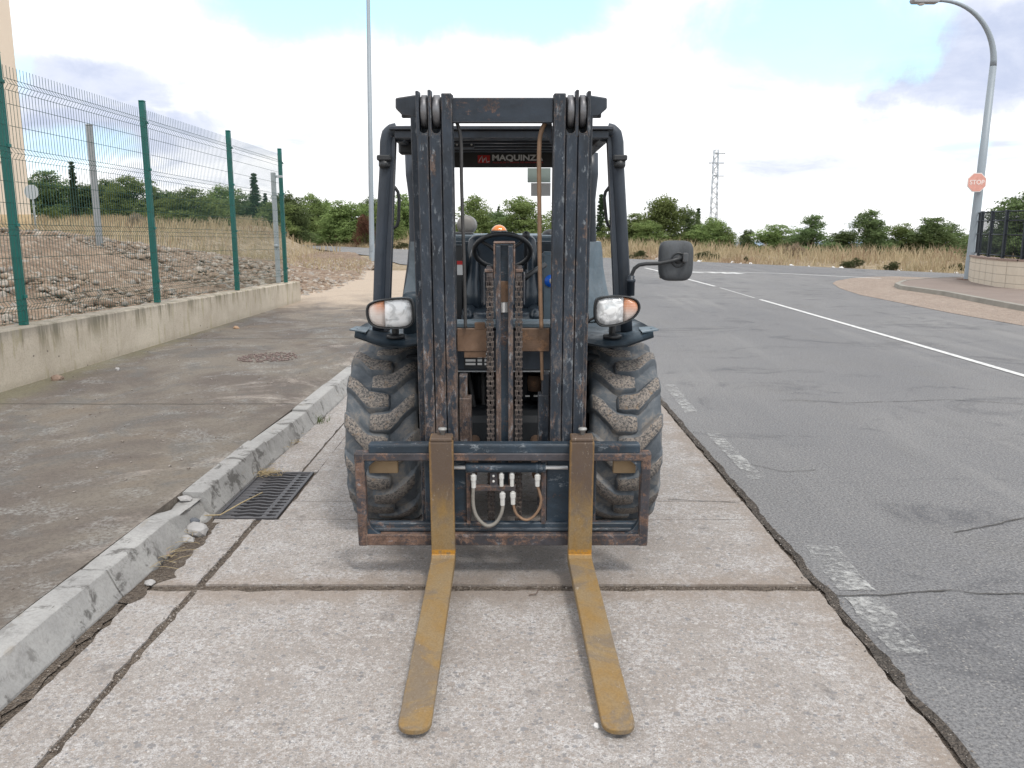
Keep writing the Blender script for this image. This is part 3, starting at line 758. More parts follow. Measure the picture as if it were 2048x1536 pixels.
# ------------------------------------------------------------------ low concrete wall with green mesh fence
def mat_wall():
    m, t = material('cast_concrete_wall'); p = t.pos()
    z = t.sep(p, 2); x = t.sep(p, 0)
    big = t.noise(p, 1.3, 6, .65, .4); fine = t.noise(p, 60, 4, .7)
    streak = t.noise(t.vm('MULTIPLY', p, (5, 5, .5)), 1.6, 6, .7)
    c = t.mix(t.st(big, .3, .7), (.41, .355, .285), (.54, .48, .395))
    top = t.st(z, .28, .60)
    c = t.mix(t.m('MULTIPLY', t.st(streak, .46, .62), t.m('MULTIPLY', top, .9)), c, (.17, .15, .09))
    c = t.mix(t.m('MULTIPLY', t.st(t.m('ADD', z, t.m('MULTIPLY', t.m('SUBTRACT', streak, .5), .25)), .50, .64), .6), c, (.16, .15, .13))
    c = t.mix(t.m('MULTIPLY', t.st(t.noise(t.vm('MULTIPLY', p, (5, 5, 1)), 2.1, 4, .6), .56, .66), .4), c, (.27, .24, .12))
    c = t.mix(t.st(z, .22, .13, 0, .3), c, (.22, .19, .14))
    c = t.mix(t.st(t.vor(t.vm('MULTIPLY', p, (1, 1.3, 1.8)), 3.0), .07, .04, 0, .7), c, (.06, .05, .045))
    c = t.mix(t.st(fine, .6, .3, 0, .3), c, (.2, .17, .14))
    finish(t, c, .9, 0, t.bump(t.m('ADD', fine, t.m('MULTIPLY', streak, .6)), .35, .005), .3); return m
M_WALL = mat_wall()
posts = []
for (bx, by) in ((48, 650), (315, 605), (475, 580), (572, 565)):
    for i in range(2000):
        D = 4 + i * .01; p = V(bx, by, D)
        if p.x < px_wall(D) - .13: break
    posts.append(p)
ztop = lambda y: float(np.interp(y, [posts[0].y, posts[3].y], [posts[0].z, posts[3].z]))
if True:
    y_a, y_b = posts[0].y - 3.0, posts[3].y + .45
    zt0 = posts[0].z + (posts[0].z - posts[3].z) / (posts[3].y - posts[0].y) * 3.0
    ztop = lambda y: zt0 + (posts[3].z - zt0) * (y - y_a) / (posts[3].y - y_a)
wl = thing('retaining_wall', 'low stained concrete wall under the green mesh fence', 'wall', (px_wall(10), 10, .1))
mb = MB(); ycuts = [y_a, y_a + 2.2, 9.2, 12.5, y_b]
for a, b in zip(ycuts[:-1], ycuts[1:]):
    a += .003; b -= .003
    prof = lambda y: [(px_wall(y), y, .0), (px_wall(y), y, ztop(y) - .012), (px_wall(y) - .012, y, ztop(y)), (px_wall(y) - .25, y, ztop(y)), (px_wall(y) - .25, y, .0)]
    vs = prof(a) + prof(b); mb.raw(vs, [(0, 1, 6, 5), (1, 2, 7, 6), (2, 3, 8, 7), (3, 4, 9, 8), (4, 3, 2, 1, 0), (5, 6, 7, 8, 9)])
mb.build('wall_body', M_WALL, wl)
M_GREEN = plain('green_powder_coat', (.0, .105, .088), .45, var=.2)
M_WIRE = plain('green_wire', (.01, .07, .06), .55, var=.1)
M_GALV = plain('galvanised_steel', (.40, .43, .45), .5, .25, .15, 20)
fence = thing('mesh_fence', 'green welded wire mesh fence standing on the low concrete wall', 'fence', (posts[1].x, posts[1].y, posts[1].z))
PH = 2.4
pp = [Vector((px_wall(y_a) - .13, posts[0].y - 3.0, ztop(posts[0].y - 3.0)))] + posts
for p in pp:
    mb = MB(); hh = PH
    mb.box(p.x - .032, p.x + .032, p.y - .032, p.y + .032, p.z, p.z + hh, .004)
    mb.box(p.x - .034, p.x + .034, p.y - .034, p.y + .034, p.z + hh, p.z + hh + .02, .006)
    po = mb.build('post', M_GREEN, fence)
    for zz in (.25, .9, 1.6, 2.15): MB().box(p.x + .03, p.x + .05, p.y - .025, p.y + .025, p.z + zz, p.z + zz + .03, .002).build('clip', M_GREEN, po)
# panel profile: folds at four heights
def foldprof():
    out = []; hts = []
    fz = [.10, .78, 1.46, 2.06]
    zs = [0]
    for f0 in fz: zs += [f0, f0 + .05, f0 + .10]
    zs += [2.19, 2.27]
    return [(z, .035 if any(abs(z - f0 - .05) < 1e-6 for f0 in fz) else 0) for z in sorted(set(zs))]
FP = foldprof()
for a, b in zip(pp[:-1], pp[1:]):
    mb = MB(); L_ = (b - a).length; n = int(L_ / .05)
    out = Vector((1, 0, 0))
    for i in range(n + 1):
        q = a.lerp(b, (i + .5) / (n + 1)) + Vector((.04, 0, .04))
        mb.tube([q + Vector((0, 0, z)) + out * o for z, o in FP], .0026, 3, cap=False, smooth=False)
    hz = [0.0]
    for f0, nf in zip((.10, .78, 1.46, 2.06), (.78, 1.46, 2.06, 2.2)):
        hz += [(f0), (f0 + .05), (f0 + .10)]
        k = f0 + .10 + .19
        while k < nf - .08: hz.append(k); k += .19
    for z in hz:
        o = .035 if any(abs(z - f0 - .05) < 1e-6 for f0 in (.10, .78, 1.46, 2.06)) else 0
        mb.tube([a + Vector((.046 + o, .03, .04 + z)), b + Vector((.046 + o, -.03, .04 + z))], .0028, 3, cap=False, smooth=False)
    mb.build('mesh_panel', M_WIRE, fence)
# galvanised gate post next to the last fence post
gp = V(557, 560, posts[3].y - .35); gt = thing('gate_post', 'galvanised square post with a short bracket, next to the last green fence post', 'post', tuple(gp))
MB().box(gp.x - .035, gp.x + .035, gp.y - .035, gp.y + .035, gp.z - .05, V(549, 345, gp.y).z, .004).build('upright', M_GALV, gt)
zt_ = V(549, 345, gp.y).z
MB().box(gp.x + .035, gp.x + .17, gp.y - .015, gp.y + .015, zt_ - .09, zt_ - .05, .003).build('bracket', M_GALV, gt)
mb = MB(); mb.lathe([(.02, 0), (.045, .01), (.045, .05), (.02, .06)], (gp.x, gp.y - .02, V(555, 495, gp.y).z), 'z', 12); mb.build('hinge', M_GALV, gt)
# second grey post on the bank
p = V(198, 472, 15.5); tp = V(184, 252, 15.5)
po = MB().box(p.x - .045, p.x + .045, p.y - .045, p.y + .045, p.z - .3, tp.z, .004).box(p.x - .05, p.x + .05, p.y - .05, p.y + .05, tp.z, tp.z + .03, .01)
tag(po.build('steel_post', plain('weathered_steel', (.27, .28, .29), .6, .2, .3), loc=tuple(p)), 'bare galvanised post standing on the stony bank behind the mesh fence', 'post')

# ------------------------------------------------------------------ warehouse at the left edge
def mat_panel():
    m, t = material('cream_render'); p = t.pos()
    n = t.noise(p, 1.2, 5, .6); s_ = t.noise(t.vm('MULTIPLY', p, (2, 2, .15)), 1.5, 5, .7)
    c = t.mix(n, (.60, .51, .42), (.68, .59, .49)); c = t.mix(t.st(s_, .55, .72, 0, .35), c, (.45, .36, .27))
    finish(t, c, .85, 0, t.bump(t.noise(p, 30, 3), .2, .01)); return m
M_CREAM = mat_panel()
bc = V(64, 445, 34); bt = thing('warehouse', 'tall cream rendered warehouse at the left edge behind the mesh fence', 'building', (bc.x, 34, 0))
bfoot = lambda e: [(bc.x - 14, 34 - e), (bc.x + e * .5, 34 - e), (bc.x * 60 / 34 - 1.5 + e, 60), (bc.x - 34, 60)]
MB().prism(bfoot(0), 0, 15.2, 'z').build('walls', M_CREAM, bt)
mb = MB()
for zz in (4.0, 8.0, 12.0): mb.box(bc.x - 14.02, bc.x - .75, 33.965, 34.0, zz, zz + .05, .005)
mb.build('panel_joint', plain('joint_dark', (.28, .23, .19), .9), bt)
MB().box(bc.x - .85, bc.x - .75, 33.93, 34, 0, 15.2, .01).build('corner_trim', plain('pale_trim', (.66, .64, .62), .7), bt)
MB().prism(bfoot(.12), 15.2, 15.6, 'z').build('parapet', plain('parapet_grey', (.45, .43, .41), .8), bt)
MB().prism(bfoot(.06), 0, 2.0, 'z').build('plinth', plain('plinth_stain', (.55, .42, .26), .9, var=.3), bt)
for k in range(2):
    f_ = MB().box(bc.x - 6 - 5 * k, bc.x - 3.2 - 5 * k, 33.94, 34.02, 9, 10.6, .01).build('window', plain('window_frame', (.5, .5, .5)), bt)
    MB().box(bc.x - 5.9 - 5 * k, bc.x - 3.3 - 5 * k, 33.925, 33.945, 9.1, 10.5, 0).build('pane', plain('dark_glass', (.05, .06, .08), .1), f_)

# ------------------------------------------------------------------ vegetation
def mat_leaf(name, dark, light, br=.42):
    m, t = material(name); o = t.obj(); oi = t.n('ShaderNodeObjectInfo', out='Random')
    n = t.noise(o, .9, 5, .6); n2 = t.noise(o, 9, 3, .6)
    c = t.mix(t.st(n, .3, .7), dark, light); c = t.mix(t.m('MULTIPLY', t.st(n2, .4, .65), .45), c, tuple(x * 1.5 for x in light))
    hs = t.n('ShaderNodeHueSaturation', {'Hue': t.m('ADD', .485, t.m('MULTIPLY', oi, .025)), 'Saturation': .95, 'Value': t.m('ADD', .8, t.m('MULTIPLY', oi, .45)), 'Color': c})
    d = t.n('ShaderNodeBsdfDiffuse', {'Color': hs}); tr = t.n('ShaderNodeBsdfTranslucent', {'Color': hs})
    t.n('ShaderNodeOutputMaterial', {'Surface': t.n('ShaderNodeMixShader', {0: br, 1: d, 2: tr})}); return m
M_PINE = mat_leaf('pine_foliage', (.105, .150, .050), (.225, .290, .105))
M_PINED = mat_leaf('dark_pine_foliage', (.080, .118, .052), (.165, .225, .095))
M_CYP = mat_leaf('cypress_foliage', (.030, .050, .028), (.065, .095, .048), .25)
M_BUSH = mat_leaf('bush_foliage', (.045, .055, .026), (.09, .105, .05))
M_RED = mat_leaf('dry_red_foliage', (.10, .055, .035), (.20, .11, .07))
M_BARK = plain('bark', (.12, .09, .07), .95, var=.4)
def leaves(centers, n_per, spread, size, rng, aspect=.45, up=0.0):
    C = np.repeat(centers, n_per, 0); n = len(C)
    P = C + rng.normal(0, 1, (n, 3)) * np.repeat(spread, n_per)[:, None] * np.array([1, 1, .7])
    a = rng.normal(0, 1, (n, 3)); a[:, 2] += up; a /= np.linalg.norm(a, axis=1, keepdims=True)
    b = np.cross(a, rng.normal(0, 1, (n, 3))); b /= np.linalg.norm(b, axis=1, keepdims=True)
    s_ = size * rng.uniform(.6, 1.4, (n, 1))
    v = np.stack([P - b * s_ * aspect, P + b * s_ * aspect, P + a * s_ * 1.6], 1).reshape(-1, 3)
    return v, np.arange(3 * n).reshape(n, 3)
def crown_centers(kind, rng):
    """unit tree: height 1, width about .8; returns cluster centres + spread"""
    cs = []; lobes = []
    if kind == 'round':
        for k in range(9):
            a = rng.uniform(0, 6.28); h = rng.uniform(.28, .80); r = rng.uniform(.06, .26) * (1.12 - h * .65); lobes.append((r * cos(a), r * sin(a), h, rng.uniform(.13, .20)))
        lobes.append((0, 0, .84, .12)); lobes.append((.03, 0, .55, .24)); lobes.append((0, 0, .34, .25))
        for k in range(6): a = k * 1.05 + rng.uniform(0, .5); lobes.append((.23 * cos(a), .23 * sin(a), rng.uniform(.06, .24), .17))
    elif kind == 'cone':
        for k in range(13):
            h = .16 + .76 * (k / 12); r = rng.uniform(.2, 1) * .22 * (1 - h) ** .8; a = rng.uniform(0, 6.28); lobes.append((r * cos(a), r * sin(a), h, .055 + .17 * (1 - h)))
    elif kind == 'open':
        for k in range(20):
            a = rng.uniform(0, 6.28); h = rng.uniform(.08, .86); r = rng.uniform(.05, .36) * (1.12 - h); lobes.append((r * cos(a), r * sin(a), h, rng.uniform(.08, .15)))
        lobes.append((.02, 0, .9, .06)); lobes.append((0, 0, .74, .10)); lobes.append((0, 0, .45, .17)); lobes.append((0, 0, .2, .2))
    elif kind == 'cypress':
        for k in range(16):
            h = .06 + .9 * k / 15; lobes.append((rng.normal(0, .004), rng.normal(0, .004), h, .010 + .075 * (1 - h) ** .7))
    elif kind == 'bush':
        for k in range(12):
            a = rng.uniform(0, 6.28); r = rng.uniform(0, .62); lobes.append((r * cos(a), r * sin(a), rng.uniform(.15, .68 - .35 * r), rng.uniform(.16, .28)))
    for (x, y, z, r) in lobes:
        n = int(34 * (r / .2) ** 2) + 9 if kind != 'cypress' else 24
        d = rng.normal(0, 1, (n, 3)); d /= np.linalg.norm(d, axis=1, keepdims=True)
        rr = r * rng.uniform(.55, 1.08, (n, 1)); p = np.array([x, y, z]) + d * rr * np.array([1, 1, .85])
        cs.append(p)
    c = np.concatenate(cs); c = c[c[:, 2] > .03]
    return c, lobes
PROTO = {}
def proto_tree(kind, var, mat, npl=24):
    key = (kind, var, mat.name)
    if key in PROTO: return PROTO[key]
    rng = np.random.default_rng(var * 17 + len(kind)); c, lobes = crown_centers(kind, rng)
    small = kind == 'cypress'
    v, f = leaves(c, npl, np.full(len(c), .030 if not small else .010), .019 if not small else .013, rng, up=.5 if kind != 'cypress' else 1.8)
    me_o = fast_mesh('crown', v, f, mat); me = me_o.data; bpy.data.objects.remove(me_o)
    mb = MB(); w_ = .028 if kind != 'bush' else .012
    ppts = [(0, 0, -.04), (.004, .003, .2), (-.008, .004, .45), (.0, -.004, .85 if kind != 'bush' else .4)]
    mb.tube(ppts, [w_, w_ * .8, w_ * .55, w_ * .15], 7)
    if kind not in ('cypress',):
        for (x, y, z, r) in lobes[:9]:
            z0 = max(.08, z - .25 - .1 * rng.random()); mb.tube([(0, 0, z0), (x * .5, y * .5, z0 + (z - z0) * .45), (x, y, z)], [w_ * .45, w_ * .3, w_ * .12], 5)
    tr = mb.build('trunk', M_BARK); tm = tr.data; bpy.data.objects.remove(tr)
    PROTO[key] = (me, tm); return PROTO[key]
tn = 0
def tree(name, label, px_, ytop, D, wpx, kind, var, mat, cat='tree', zb=None, group='trees beyond the road'):
    global tn
    me, tm = proto_tree(kind, var, mat)
    p = V(px_, ytop, D)
    if zb is None:
        zb = float(field_h(np.array(p.x), np.array(D))) if farL(np.array(p.x), np.array(D)) > 0 else float(np.interp(D, [12, 30, 50, 72], [1.22, 1.30, 1.7, 2.2]) * smooth01(-p.x, 9, 15) * smooth01(near_y(p.x) - D, 0, 12) - .2)
    hgt = (p.z - zb) / {'round': .97, 'cone': 1.0, 'open': 1.0, 'cypress': 1.0, 'bush': .85}[kind]
    wid = wpx * D / F / {'round': .70, 'cone': .5, 'open': .68, 'cypress': .17, 'bush': 1.3}[kind]
    r = thing(name, label, cat, (p.x, D, zb), group)
    rot = (tn * 2.399) % 6.28; tn += 1
    for nm, m_ in (('crown', me), ('trunk', tm)):
        o = bpy.data.objects.new(nm, m_); COL.objects.link(o); o.parent = r; o.scale = (wid, wid, hgt); o.rotation_euler = (0, 0, rot)
    return r
P_, D_, C_ = M_PINE, M_PINED, M_CYP
trees = [
 ('pine_tree', 'dark round pine beside the warehouse corner, leftmost tree behind the fence', 92, 338, 66, 110, 'round', 1, D_),
 ('pine_tree', 'dark pine filling the gap behind the thin cypress at the left', 165, 366, 70, 130, 'round', 2, D_),
 ('cypress_tree', 'thin dark cypress rising behind the fence left of the galvanised post', 142, 322, 62, 20, 'cypress', 1, C_),
 ('pine_tree', 'green pine just right of the galvanised post on the bank', 255, 352, 66, 130, 'round', 3, P_),
 ('pine_tree', 'dark pine behind the second green fence post', 318, 378, 66, 120, 'round', 4, D_),
 ('pine_tree', 'big round dark pine hanging low between the second and third green fence posts', 385, 374, 47, 140, 'round', 5, P_),
 ('pine_tree', 'pine whose top peaks just left of the third green fence post', 445, 368, 66, 100, 'round', 6, P_),
 ('cypress_tree', 'tall dark cypress between the third and last green fence posts', 507, 346, 57, 26, 'cypress', 2, C_),
 ('pine_tree', 'dark pine behind the tall cypress between the fence posts', 500, 388, 60, 120, 'round', 1, D_),
 ('cypress_tree', 'short cypress tip right of the tall cypress behind the fence', 530, 386, 58, 16, 'cypress', 3, C_),
 ('pine_tree', 'dark green pine right behind the last green fence post', 575, 382, 58, 100, 'round', 2, D_),
 ('pine_tree', 'pine with a pointed top, first one clear to the right of the fence', 622, 388, 76, 80, 'round', 3, P_),
 ('pine_tree', 'low spreading bright green pine standing forward left of the reddish bush', 685, 400, 69, 130, 'round', 4, P_),
 ('pine_tree', 'olive pine behind the low bright green one, left of the grey lamp post', 655, 402, 78, 90, 'round', 5, P_),
 ('pine_tree', 'pine seen behind the grey lamp post and the left roof pillar', 745, 393, 74, 90, 'round', 6, D_),
 ('pine_tree', 'green pine in the gap between the left roof pillars of the forklift', 805, 385, 70, 80, 'round', 1, P_),
 ('pine_tree', 'pine behind the left mast rails of the forklift', 862, 392, 72, 90, 'round', 2, P_),
 ('pine_tree', 'bushy pale green pine above the steering wheel, left of the gap', 948, 391, 62, 92, 'round', 3, P_),
 ('cypress_tree', 'tiny dark cypress tip in the gap above the orange beacon', 997, 412, 80, 12, 'cypress', 1, C_),
 ('pine_tree', 'wide pale green pine above the steering wheel, right of the gap', 1045, 391, 62, 110, 'round', 4, P_),
 ('pine_tree', 'pine behind the right mast rails of the forklift', 1130, 396, 68, 110, 'round', 5, P_),
 ('cypress_tree', 'dark cypress in the gap between the right mast rail and right roof pillar', 1203, 388, 60, 24, 'cypress', 2, C_),
 ('pine_tree', 'low green pine directly behind the right roof pillar', 1235, 430, 58, 80, 'round', 6, P_),
 ('pine_tree', 'mid-green pine just right of the right roof pillar', 1272, 424, 58, 84, 'round', 1, P_),
 ('pine_tree', 'tallest rounded pine right of the forklift, above the mirror', 1327, 389, 56, 112, 'round', 2, P_),
 ('pine_tree', 'dark pine between the tallest pine and the lattice pylon', 1378, 418, 58, 80, 'round', 3, D_),
 ('cypress_tree', 'black pointed cypress just left of the lattice pylon', 1397, 416, 66, 18, 'cypress', 3, C_),
 ('pine_tree', 'pine standing in front of the foot of the lattice pylon', 1428, 434, 56, 84, 'round', 4, P_),
 ('pine_tree', 'small sloping pine at the right end of the group under the pylon', 1452, 452, 56, 60, 'round', 5, P_),
 ('pine_tree', 'small isolated dark pine, first right of the gap in the tree line', 1496, 457, 54, 46, 'round', 6, D_),
 ('pine_tree', 'low wide bright pine behind the dry grass, right of the gap', 1552, 447, 52, 109, 'round', 1, P_),
 ('pine_tree', 'open-branched dark pine with a pointed top, left of the pale thin one', 1628, 427, 48, 104, 'open', 1, D_),
 ('pine_tree', 'low dark pine between the two open-branched ones', 1688, 459, 50, 91, 'round', 2, D_),
 ('pine_tree', 'taller open pine with sky showing through its left side', 1746, 417, 46, 119, 'open', 2, D_),
 ('pine_tree', 'short yellow-green pine between the two open dark pines', 1808, 445, 46, 85, 'round', 4, P_),
 ('pine_tree', 'dark open pine with a forked crown left of the stop sign lamp post', 1862, 433, 45, 117, 'open', 3, D_),
 ('pine_tree', 'dark pine leaning in behind the forked one, left of the lamp post', 1905, 445, 47, 85, 'round', 5, D_),
 ('pine_tree', 'low green pine behind the lamp post with the stop sign', 1958, 459, 46, 78, 'round', 6, P_),
 ('pine_tree', 'tall dark pine behind the galvanised post on the bank, its crown partly hidden', 210, 356, 76, 110, 'round', 6, D_),
 ('pine_tree', 'bright pine low in the gap between the second fence post and the big round pine', 335, 396, 60, 100, 'round', 3, P_),
 ('pine_tree', 'low bright pine in front of the belt, just left of the third green fence post', 438, 398, 60, 90, 'round', 1, P_),
 ('pine_tree', 'small bright pine touching the foot of the tall cypress behind the fence', 545, 404, 56, 100, 'round', 4, P_),
 ('pine_tree', 'low bushy pine right of the last fence post, in front of the pointed one', 600, 406, 77, 90, 'round', 5, P_),
 ('pine_tree', 'pale pine immediately right of the reddish bush, behind the lamp post', 765, 404, 66, 90, 'round', 3, P_),
 ('pine_tree', 'dark pine low behind the steering wheel, between the two pale green pines', 1000, 420, 72, 90, 'round', 2, D_),
 ('pine_tree', 'low pine filling between the pine right of the pillar and the tallest pine', 1300, 440, 54, 80, 'round', 4, P_),
 ('pine_tree', 'low green pine filling in under the black pointed cypress', 1400, 448, 55, 80, 'round', 1, P_),
 ('pine_tree', 'low dark pine between the low wide bright one and the open dark one', 1592, 468, 50, 78, 'round', 3, D_),
 ('pine_tree', 'low grey-green pine between the yellow-green and the forked pine', 1838, 468, 48, 78, 'round', 6, P_),
 ('pine_tree', 'big pine behind the black railing at the right edge', 2062, 385, 34, 190, 'round', 3, D_),
 ('pine_tree', 'pine sprouting behind the railing corner at the right edge', 2010, 440, 38, 66, 'round', 1, P_),
]
for a in trees: tree(*a)
bushes = [
 ('shrub', 'pale dry rounded bush in the grass behind the second green fence post', 272, 420, 44, 46, 'bush', 4, mat_leaf('dry_twig_foliage', (.24, .20, .15), (.36, .31, .24)), 'shrub'),
 ('shrub', 'small yellow-green bush in front of the dark pines at the far left', 112, 415, 48, 40, 'bush', 5, M_PINE, 'shrub'),
 ('shrub', 'low bright green bush below the pointed pine, right of the last fence post', 640, 432, 74, 50, 'bush', 6, M_PINE, 'shrub'),
 ('shrub', 'round bare reddish brown bush beside the foot of the grey lamp post', 728, 426, 64, 50, 'bush', 1, M_RED, 'shrub'),
 ('shrub', 'dark green creeping shrub at the road edge just right of the mirror', 1412, 500, 40, 54, 'bush', 2, M_BUSH, 'shrub'),
 ('shrub', 'grey green shrub in the verge left of the open pines', 1700, 512, 32.5, 44, 'bush', 3, M_BUSH, 'shrub'),
 ('shrub', 'low shrub in the verge left of the lamp post with the stop sign', 1915, 524, 30, 44, 'bush', 4, M_BUSH, 'shrub'),
 ('shrub', 'small dark shrub at the road edge under the yellow-green pine', 1787, 520, 30.5, 34, 'bush', 5, M_BUSH, 'shrub'),
 ('shrub', 'tiny dark shrub in the verge midway between mirror and open pines', 1492, 512, 36.5, 16, 'bush', 6, M_BUSH, 'shrub'),
 ('shrub', 'faint olive shrub in the verge just right of the roof pillar', 1280, 500, 41, 40, 'bush', 1, M_BUSH, 'shrub'),
 ('shrub', 'pale dry rounded bush above the verge right of the gap in the trees', 1592, 482, 42, 50, 'bush', 2, mat_leaf('pale_dry_foliage', (.22, .17, .12), (.34, .28, .20)), 'shrub'),
 ('shrub', 'dull green shrub by the road in the gap between the left roof pillars', 800, 482, 59, 40, 'bush', 3, M_BUSH, 'shrub'),
]
for b in bushes: tree(*b, group='shrubs in the roadside verge')

# dry grass
def mat_grass():
    m, t = material('dry_grass'); p = t.pos()
    n = t.noise(p, .35, 5, .65); n2 = t.noise(p, 1.6, 4, .6); z = t.noise(p, 14, 2, .5)
    c = t.mix(t.st(n2, .35, .65), (.34, .27, .165), (.47, .385, .25))
    c = t.mix(t.m('MULTIPLY', t.st(n, .52, .64), .75), c, (.30, .18, .13))
    c = t.mix(t.m('MULTIPLY', t.st(t.noise(p, .8, 4, .6), .56, .68), .6), c, (.17, .17, .085))
    c = t.mix(t.st(z, .3, .7, 0, .35), c, (.60, .52, .38))
    d = t.n('ShaderNodeBsdfDiffuse', {'Color': c}); tr = t.n('ShaderNodeBsdfTranslucent', {'Color': c})
    t.n('ShaderNodeOutputMaterial', {'Surface': t.n('ShaderNodeMixShader', {0: .3, 1: d, 2: tr})}); return m
M_GRASS = mat_grass()
def grass(name, P, hgt, wid, rng):
    n = len(P); a = rng.uniform(0, 6.28, n); h = hgt * rng.uniform(.5, 1.2, n); lean = rng.normal(0, .28, (n, 2)) * h[:, None]
    dx = np.stack([np.cos(a), np.sin(a), 0 * a], 1) * (wid * rng.uniform(.6, 1.3, n))[:, None]
    tip = P + np.stack([lean[:, 0], lean[:, 1], h], 1); mid = P + np.stack([lean[:, 0] * .3, lean[:, 1] * .3, h * .6], 1)
    v = np.stack([P - dx, P + dx, mid + dx * .8, mid - dx * .8, tip], 1).reshape(-1, 3)
    i = np.arange(n)[:, None] * 5
    q = np.concatenate([i, i + 1, i + 2, i + 3], 1); q2 = np.concatenate([i + 3, i + 2, i + 4, i + 4], 1)
    tris = np.concatenate([np.concatenate([i, i + 1, i + 2], 1), np.concatenate([i, i + 2, i + 3], 1), np.concatenate([i + 3, i + 2, i + 4], 1)])
    return struct(fast_mesh(name, v, tris, M_GRASS), 'stuff')
n = 62000
gx = RNG.uniform(-32, 42, n); L = .3 + 24 * RNG.random(n) ** 1.7
gy = np.interp(gx, fx, fy) + L / .72
cl = np.array([mnoise.noise(Vector((x * .35, y * .35, 2))) for x, y in zip(gx, gy)])
keep = (RNG.random(n) < .35 + .9 * np.clip(cl + .35, 0, 1)); gx, gy, L, cl = gx[keep], gy[keep], L[keep], cl[keep]
P = np.stack([gx, gy, field_h(gx, gy) - .05], 1)
grass('dry_grass', P, (.28 + .45 * smooth01(L, 0, 5)) * (1 + .5 * cl), .018, RNG)
n = 16000
gy = RNG.uniform(18, 62, n); gx = RNG.uniform(-34, -9, n)
zt_ = np.interp(gy, [12, 30, 50, 72], [1.22, 1.30, 1.7, 2.2]) * smooth01(-gx, 9, 15) * smooth01(near_y(gx) - gy, 0, 12) - .12
keep = (zt_ > .85) | (RNG.random(n) < .2); gx, gy, zt_ = gx[keep], gy[keep], zt_[keep]
zz = np.maximum(zt_, np.where(gx > -26, bank_h(gx, gy), 0))
ok = near_y(gx) - gy > 1.5
grass('lot_grass', np.stack([gx, gy, zz], 1)[ok], .55, .02, RNG)
n = 2600
gy = 16.8 + 18 * RNG.random(n); gx = bank_right(gy) - RNG.uniform(.2, 6, n) ; zz = bank_h(gx, gy)
grass('bank_weeds', np.stack([gx, gy, zz], 1)[gy > 25], .22, .012, RNG)
gy = RNG.uniform(6, 16, 500); gx = px_wall(gy) - .27 - np.abs(RNG.normal(0, .1, 500))
cl = np.array([mnoise.noise(Vector((0, y * .8, 5))) for y in gy]); k = cl > .05
grass('wall_weeds', np.stack([gx, gy, bank_h(gx, gy)], 1)[k], .09, .003, RNG)
# litter in the verge
n = 60
gx = RNG.uniform(-8, 22, n); gy = np.interp(gx, fx, fy) + RNG.uniform(.2, 1.5, n)
scatter('litter', np.stack([gx, gy, field_h(gx, gy) + .04], 1), .05 + .09 * RNG.random(n) ** 2, plain('litter_white', (.7, .7, .7), .6), sub=1, seed=12)

# ------------------------------------------------------------------ lamp posts, pylon, sign, corner wall
M_LAMP = plain('painted_lamp_steel', (.27, .31, .345), .5, .1, .1, 6)
def lamp_post(label, base, top_z, head_dir, arm):
    r = thing('lamp_post', label, 'lamp post', tuple(base), 'street lamp posts')
    b = Vector(base)
    MB().lathe([(.13, 0), (.125, .02), (.123, .6), (.118, .62), (.11, 2.2), (.085, top_z - 1.6)], tuple(b), 'z', 16).build('pole', M_LAMP, r)
    MB().box(b.x - .22, b.x + .22, b.y - .22, b.y + .22, b.z - .02, b.z + .012, .004).build('base_plate', plain('base_rust', (.16, .09, .06), .9), r)
    pts = []; z1 = b.z + top_z - 1.6
    for i in range(17):
        a = pi / 2 * i / 16 * 1.04
        pts.append(b + Vector((head_dir * arm * (1 - cos(a)), 0, top_z - 1.6 + 1.6 * sin(a))))
    e = pts[-1]; MB().tube(pts, [.083 - .045 * i / 16 for i in range(17)], 10).build('curved_arm', M_LAMP, r)
    hd = MB(); x0, x1 = sorted((e.x - head_dir * .05, e.x + head_dir * .68))
    hd.prism([(x0, e.z - .02), (x0 + .05, e.z - .08), (x1 - .06, e.z - .07), (x1, e.z), (x1 - .03, e.z + .05), (x0 + .1, e.z + .07), (x0, e.z + .03)], e.y - .13, e.y + .13, 'y', .02, seg=2)
    h_ = hd.build('lamp_head', plain('lamp_head_grey', (.33, .34, .36), .5), r)
    xm = (x0 + x1) / 2 + head_dir * .1
    MB().lathe([(.10, 0), (.085, -.03), (.05, -.05), (.01, -.055)], (xm, e.y, e.z - .075), 'z', 14).build('glass_bowl', plain('lamp_bowl', (.62, .6, .58), .25), h_)
    MB().box(b.x - .05, b.x + .05, b.y - .133, b.y - .118, b.z + .45, b.z + .75, .003).build('hatch', M_LAMP, r)
    return r
lb = G(1937, 560, .1); lb.y = 24.2; lb = Vector((V(1937, 560, 23.3).x, 23.3, .10))
LR = lamp_post('galvanised street lamp post with a long curved arm and the stop sign on it', lb, V(1960, 3, 23.3).z - .10, -1, 1.55)
LR.rotation_euler = (0, radians(.9), 0)
lb2 = V(744, 517, 37.5); lb2.z = .12
lamp_post('straight grey lamp post left of the forklift, its head above the photo', (lb2.x, 37.5, -.0), 12.6, -1, 1.6).rotation_euler = (0, radians(.9), 0)
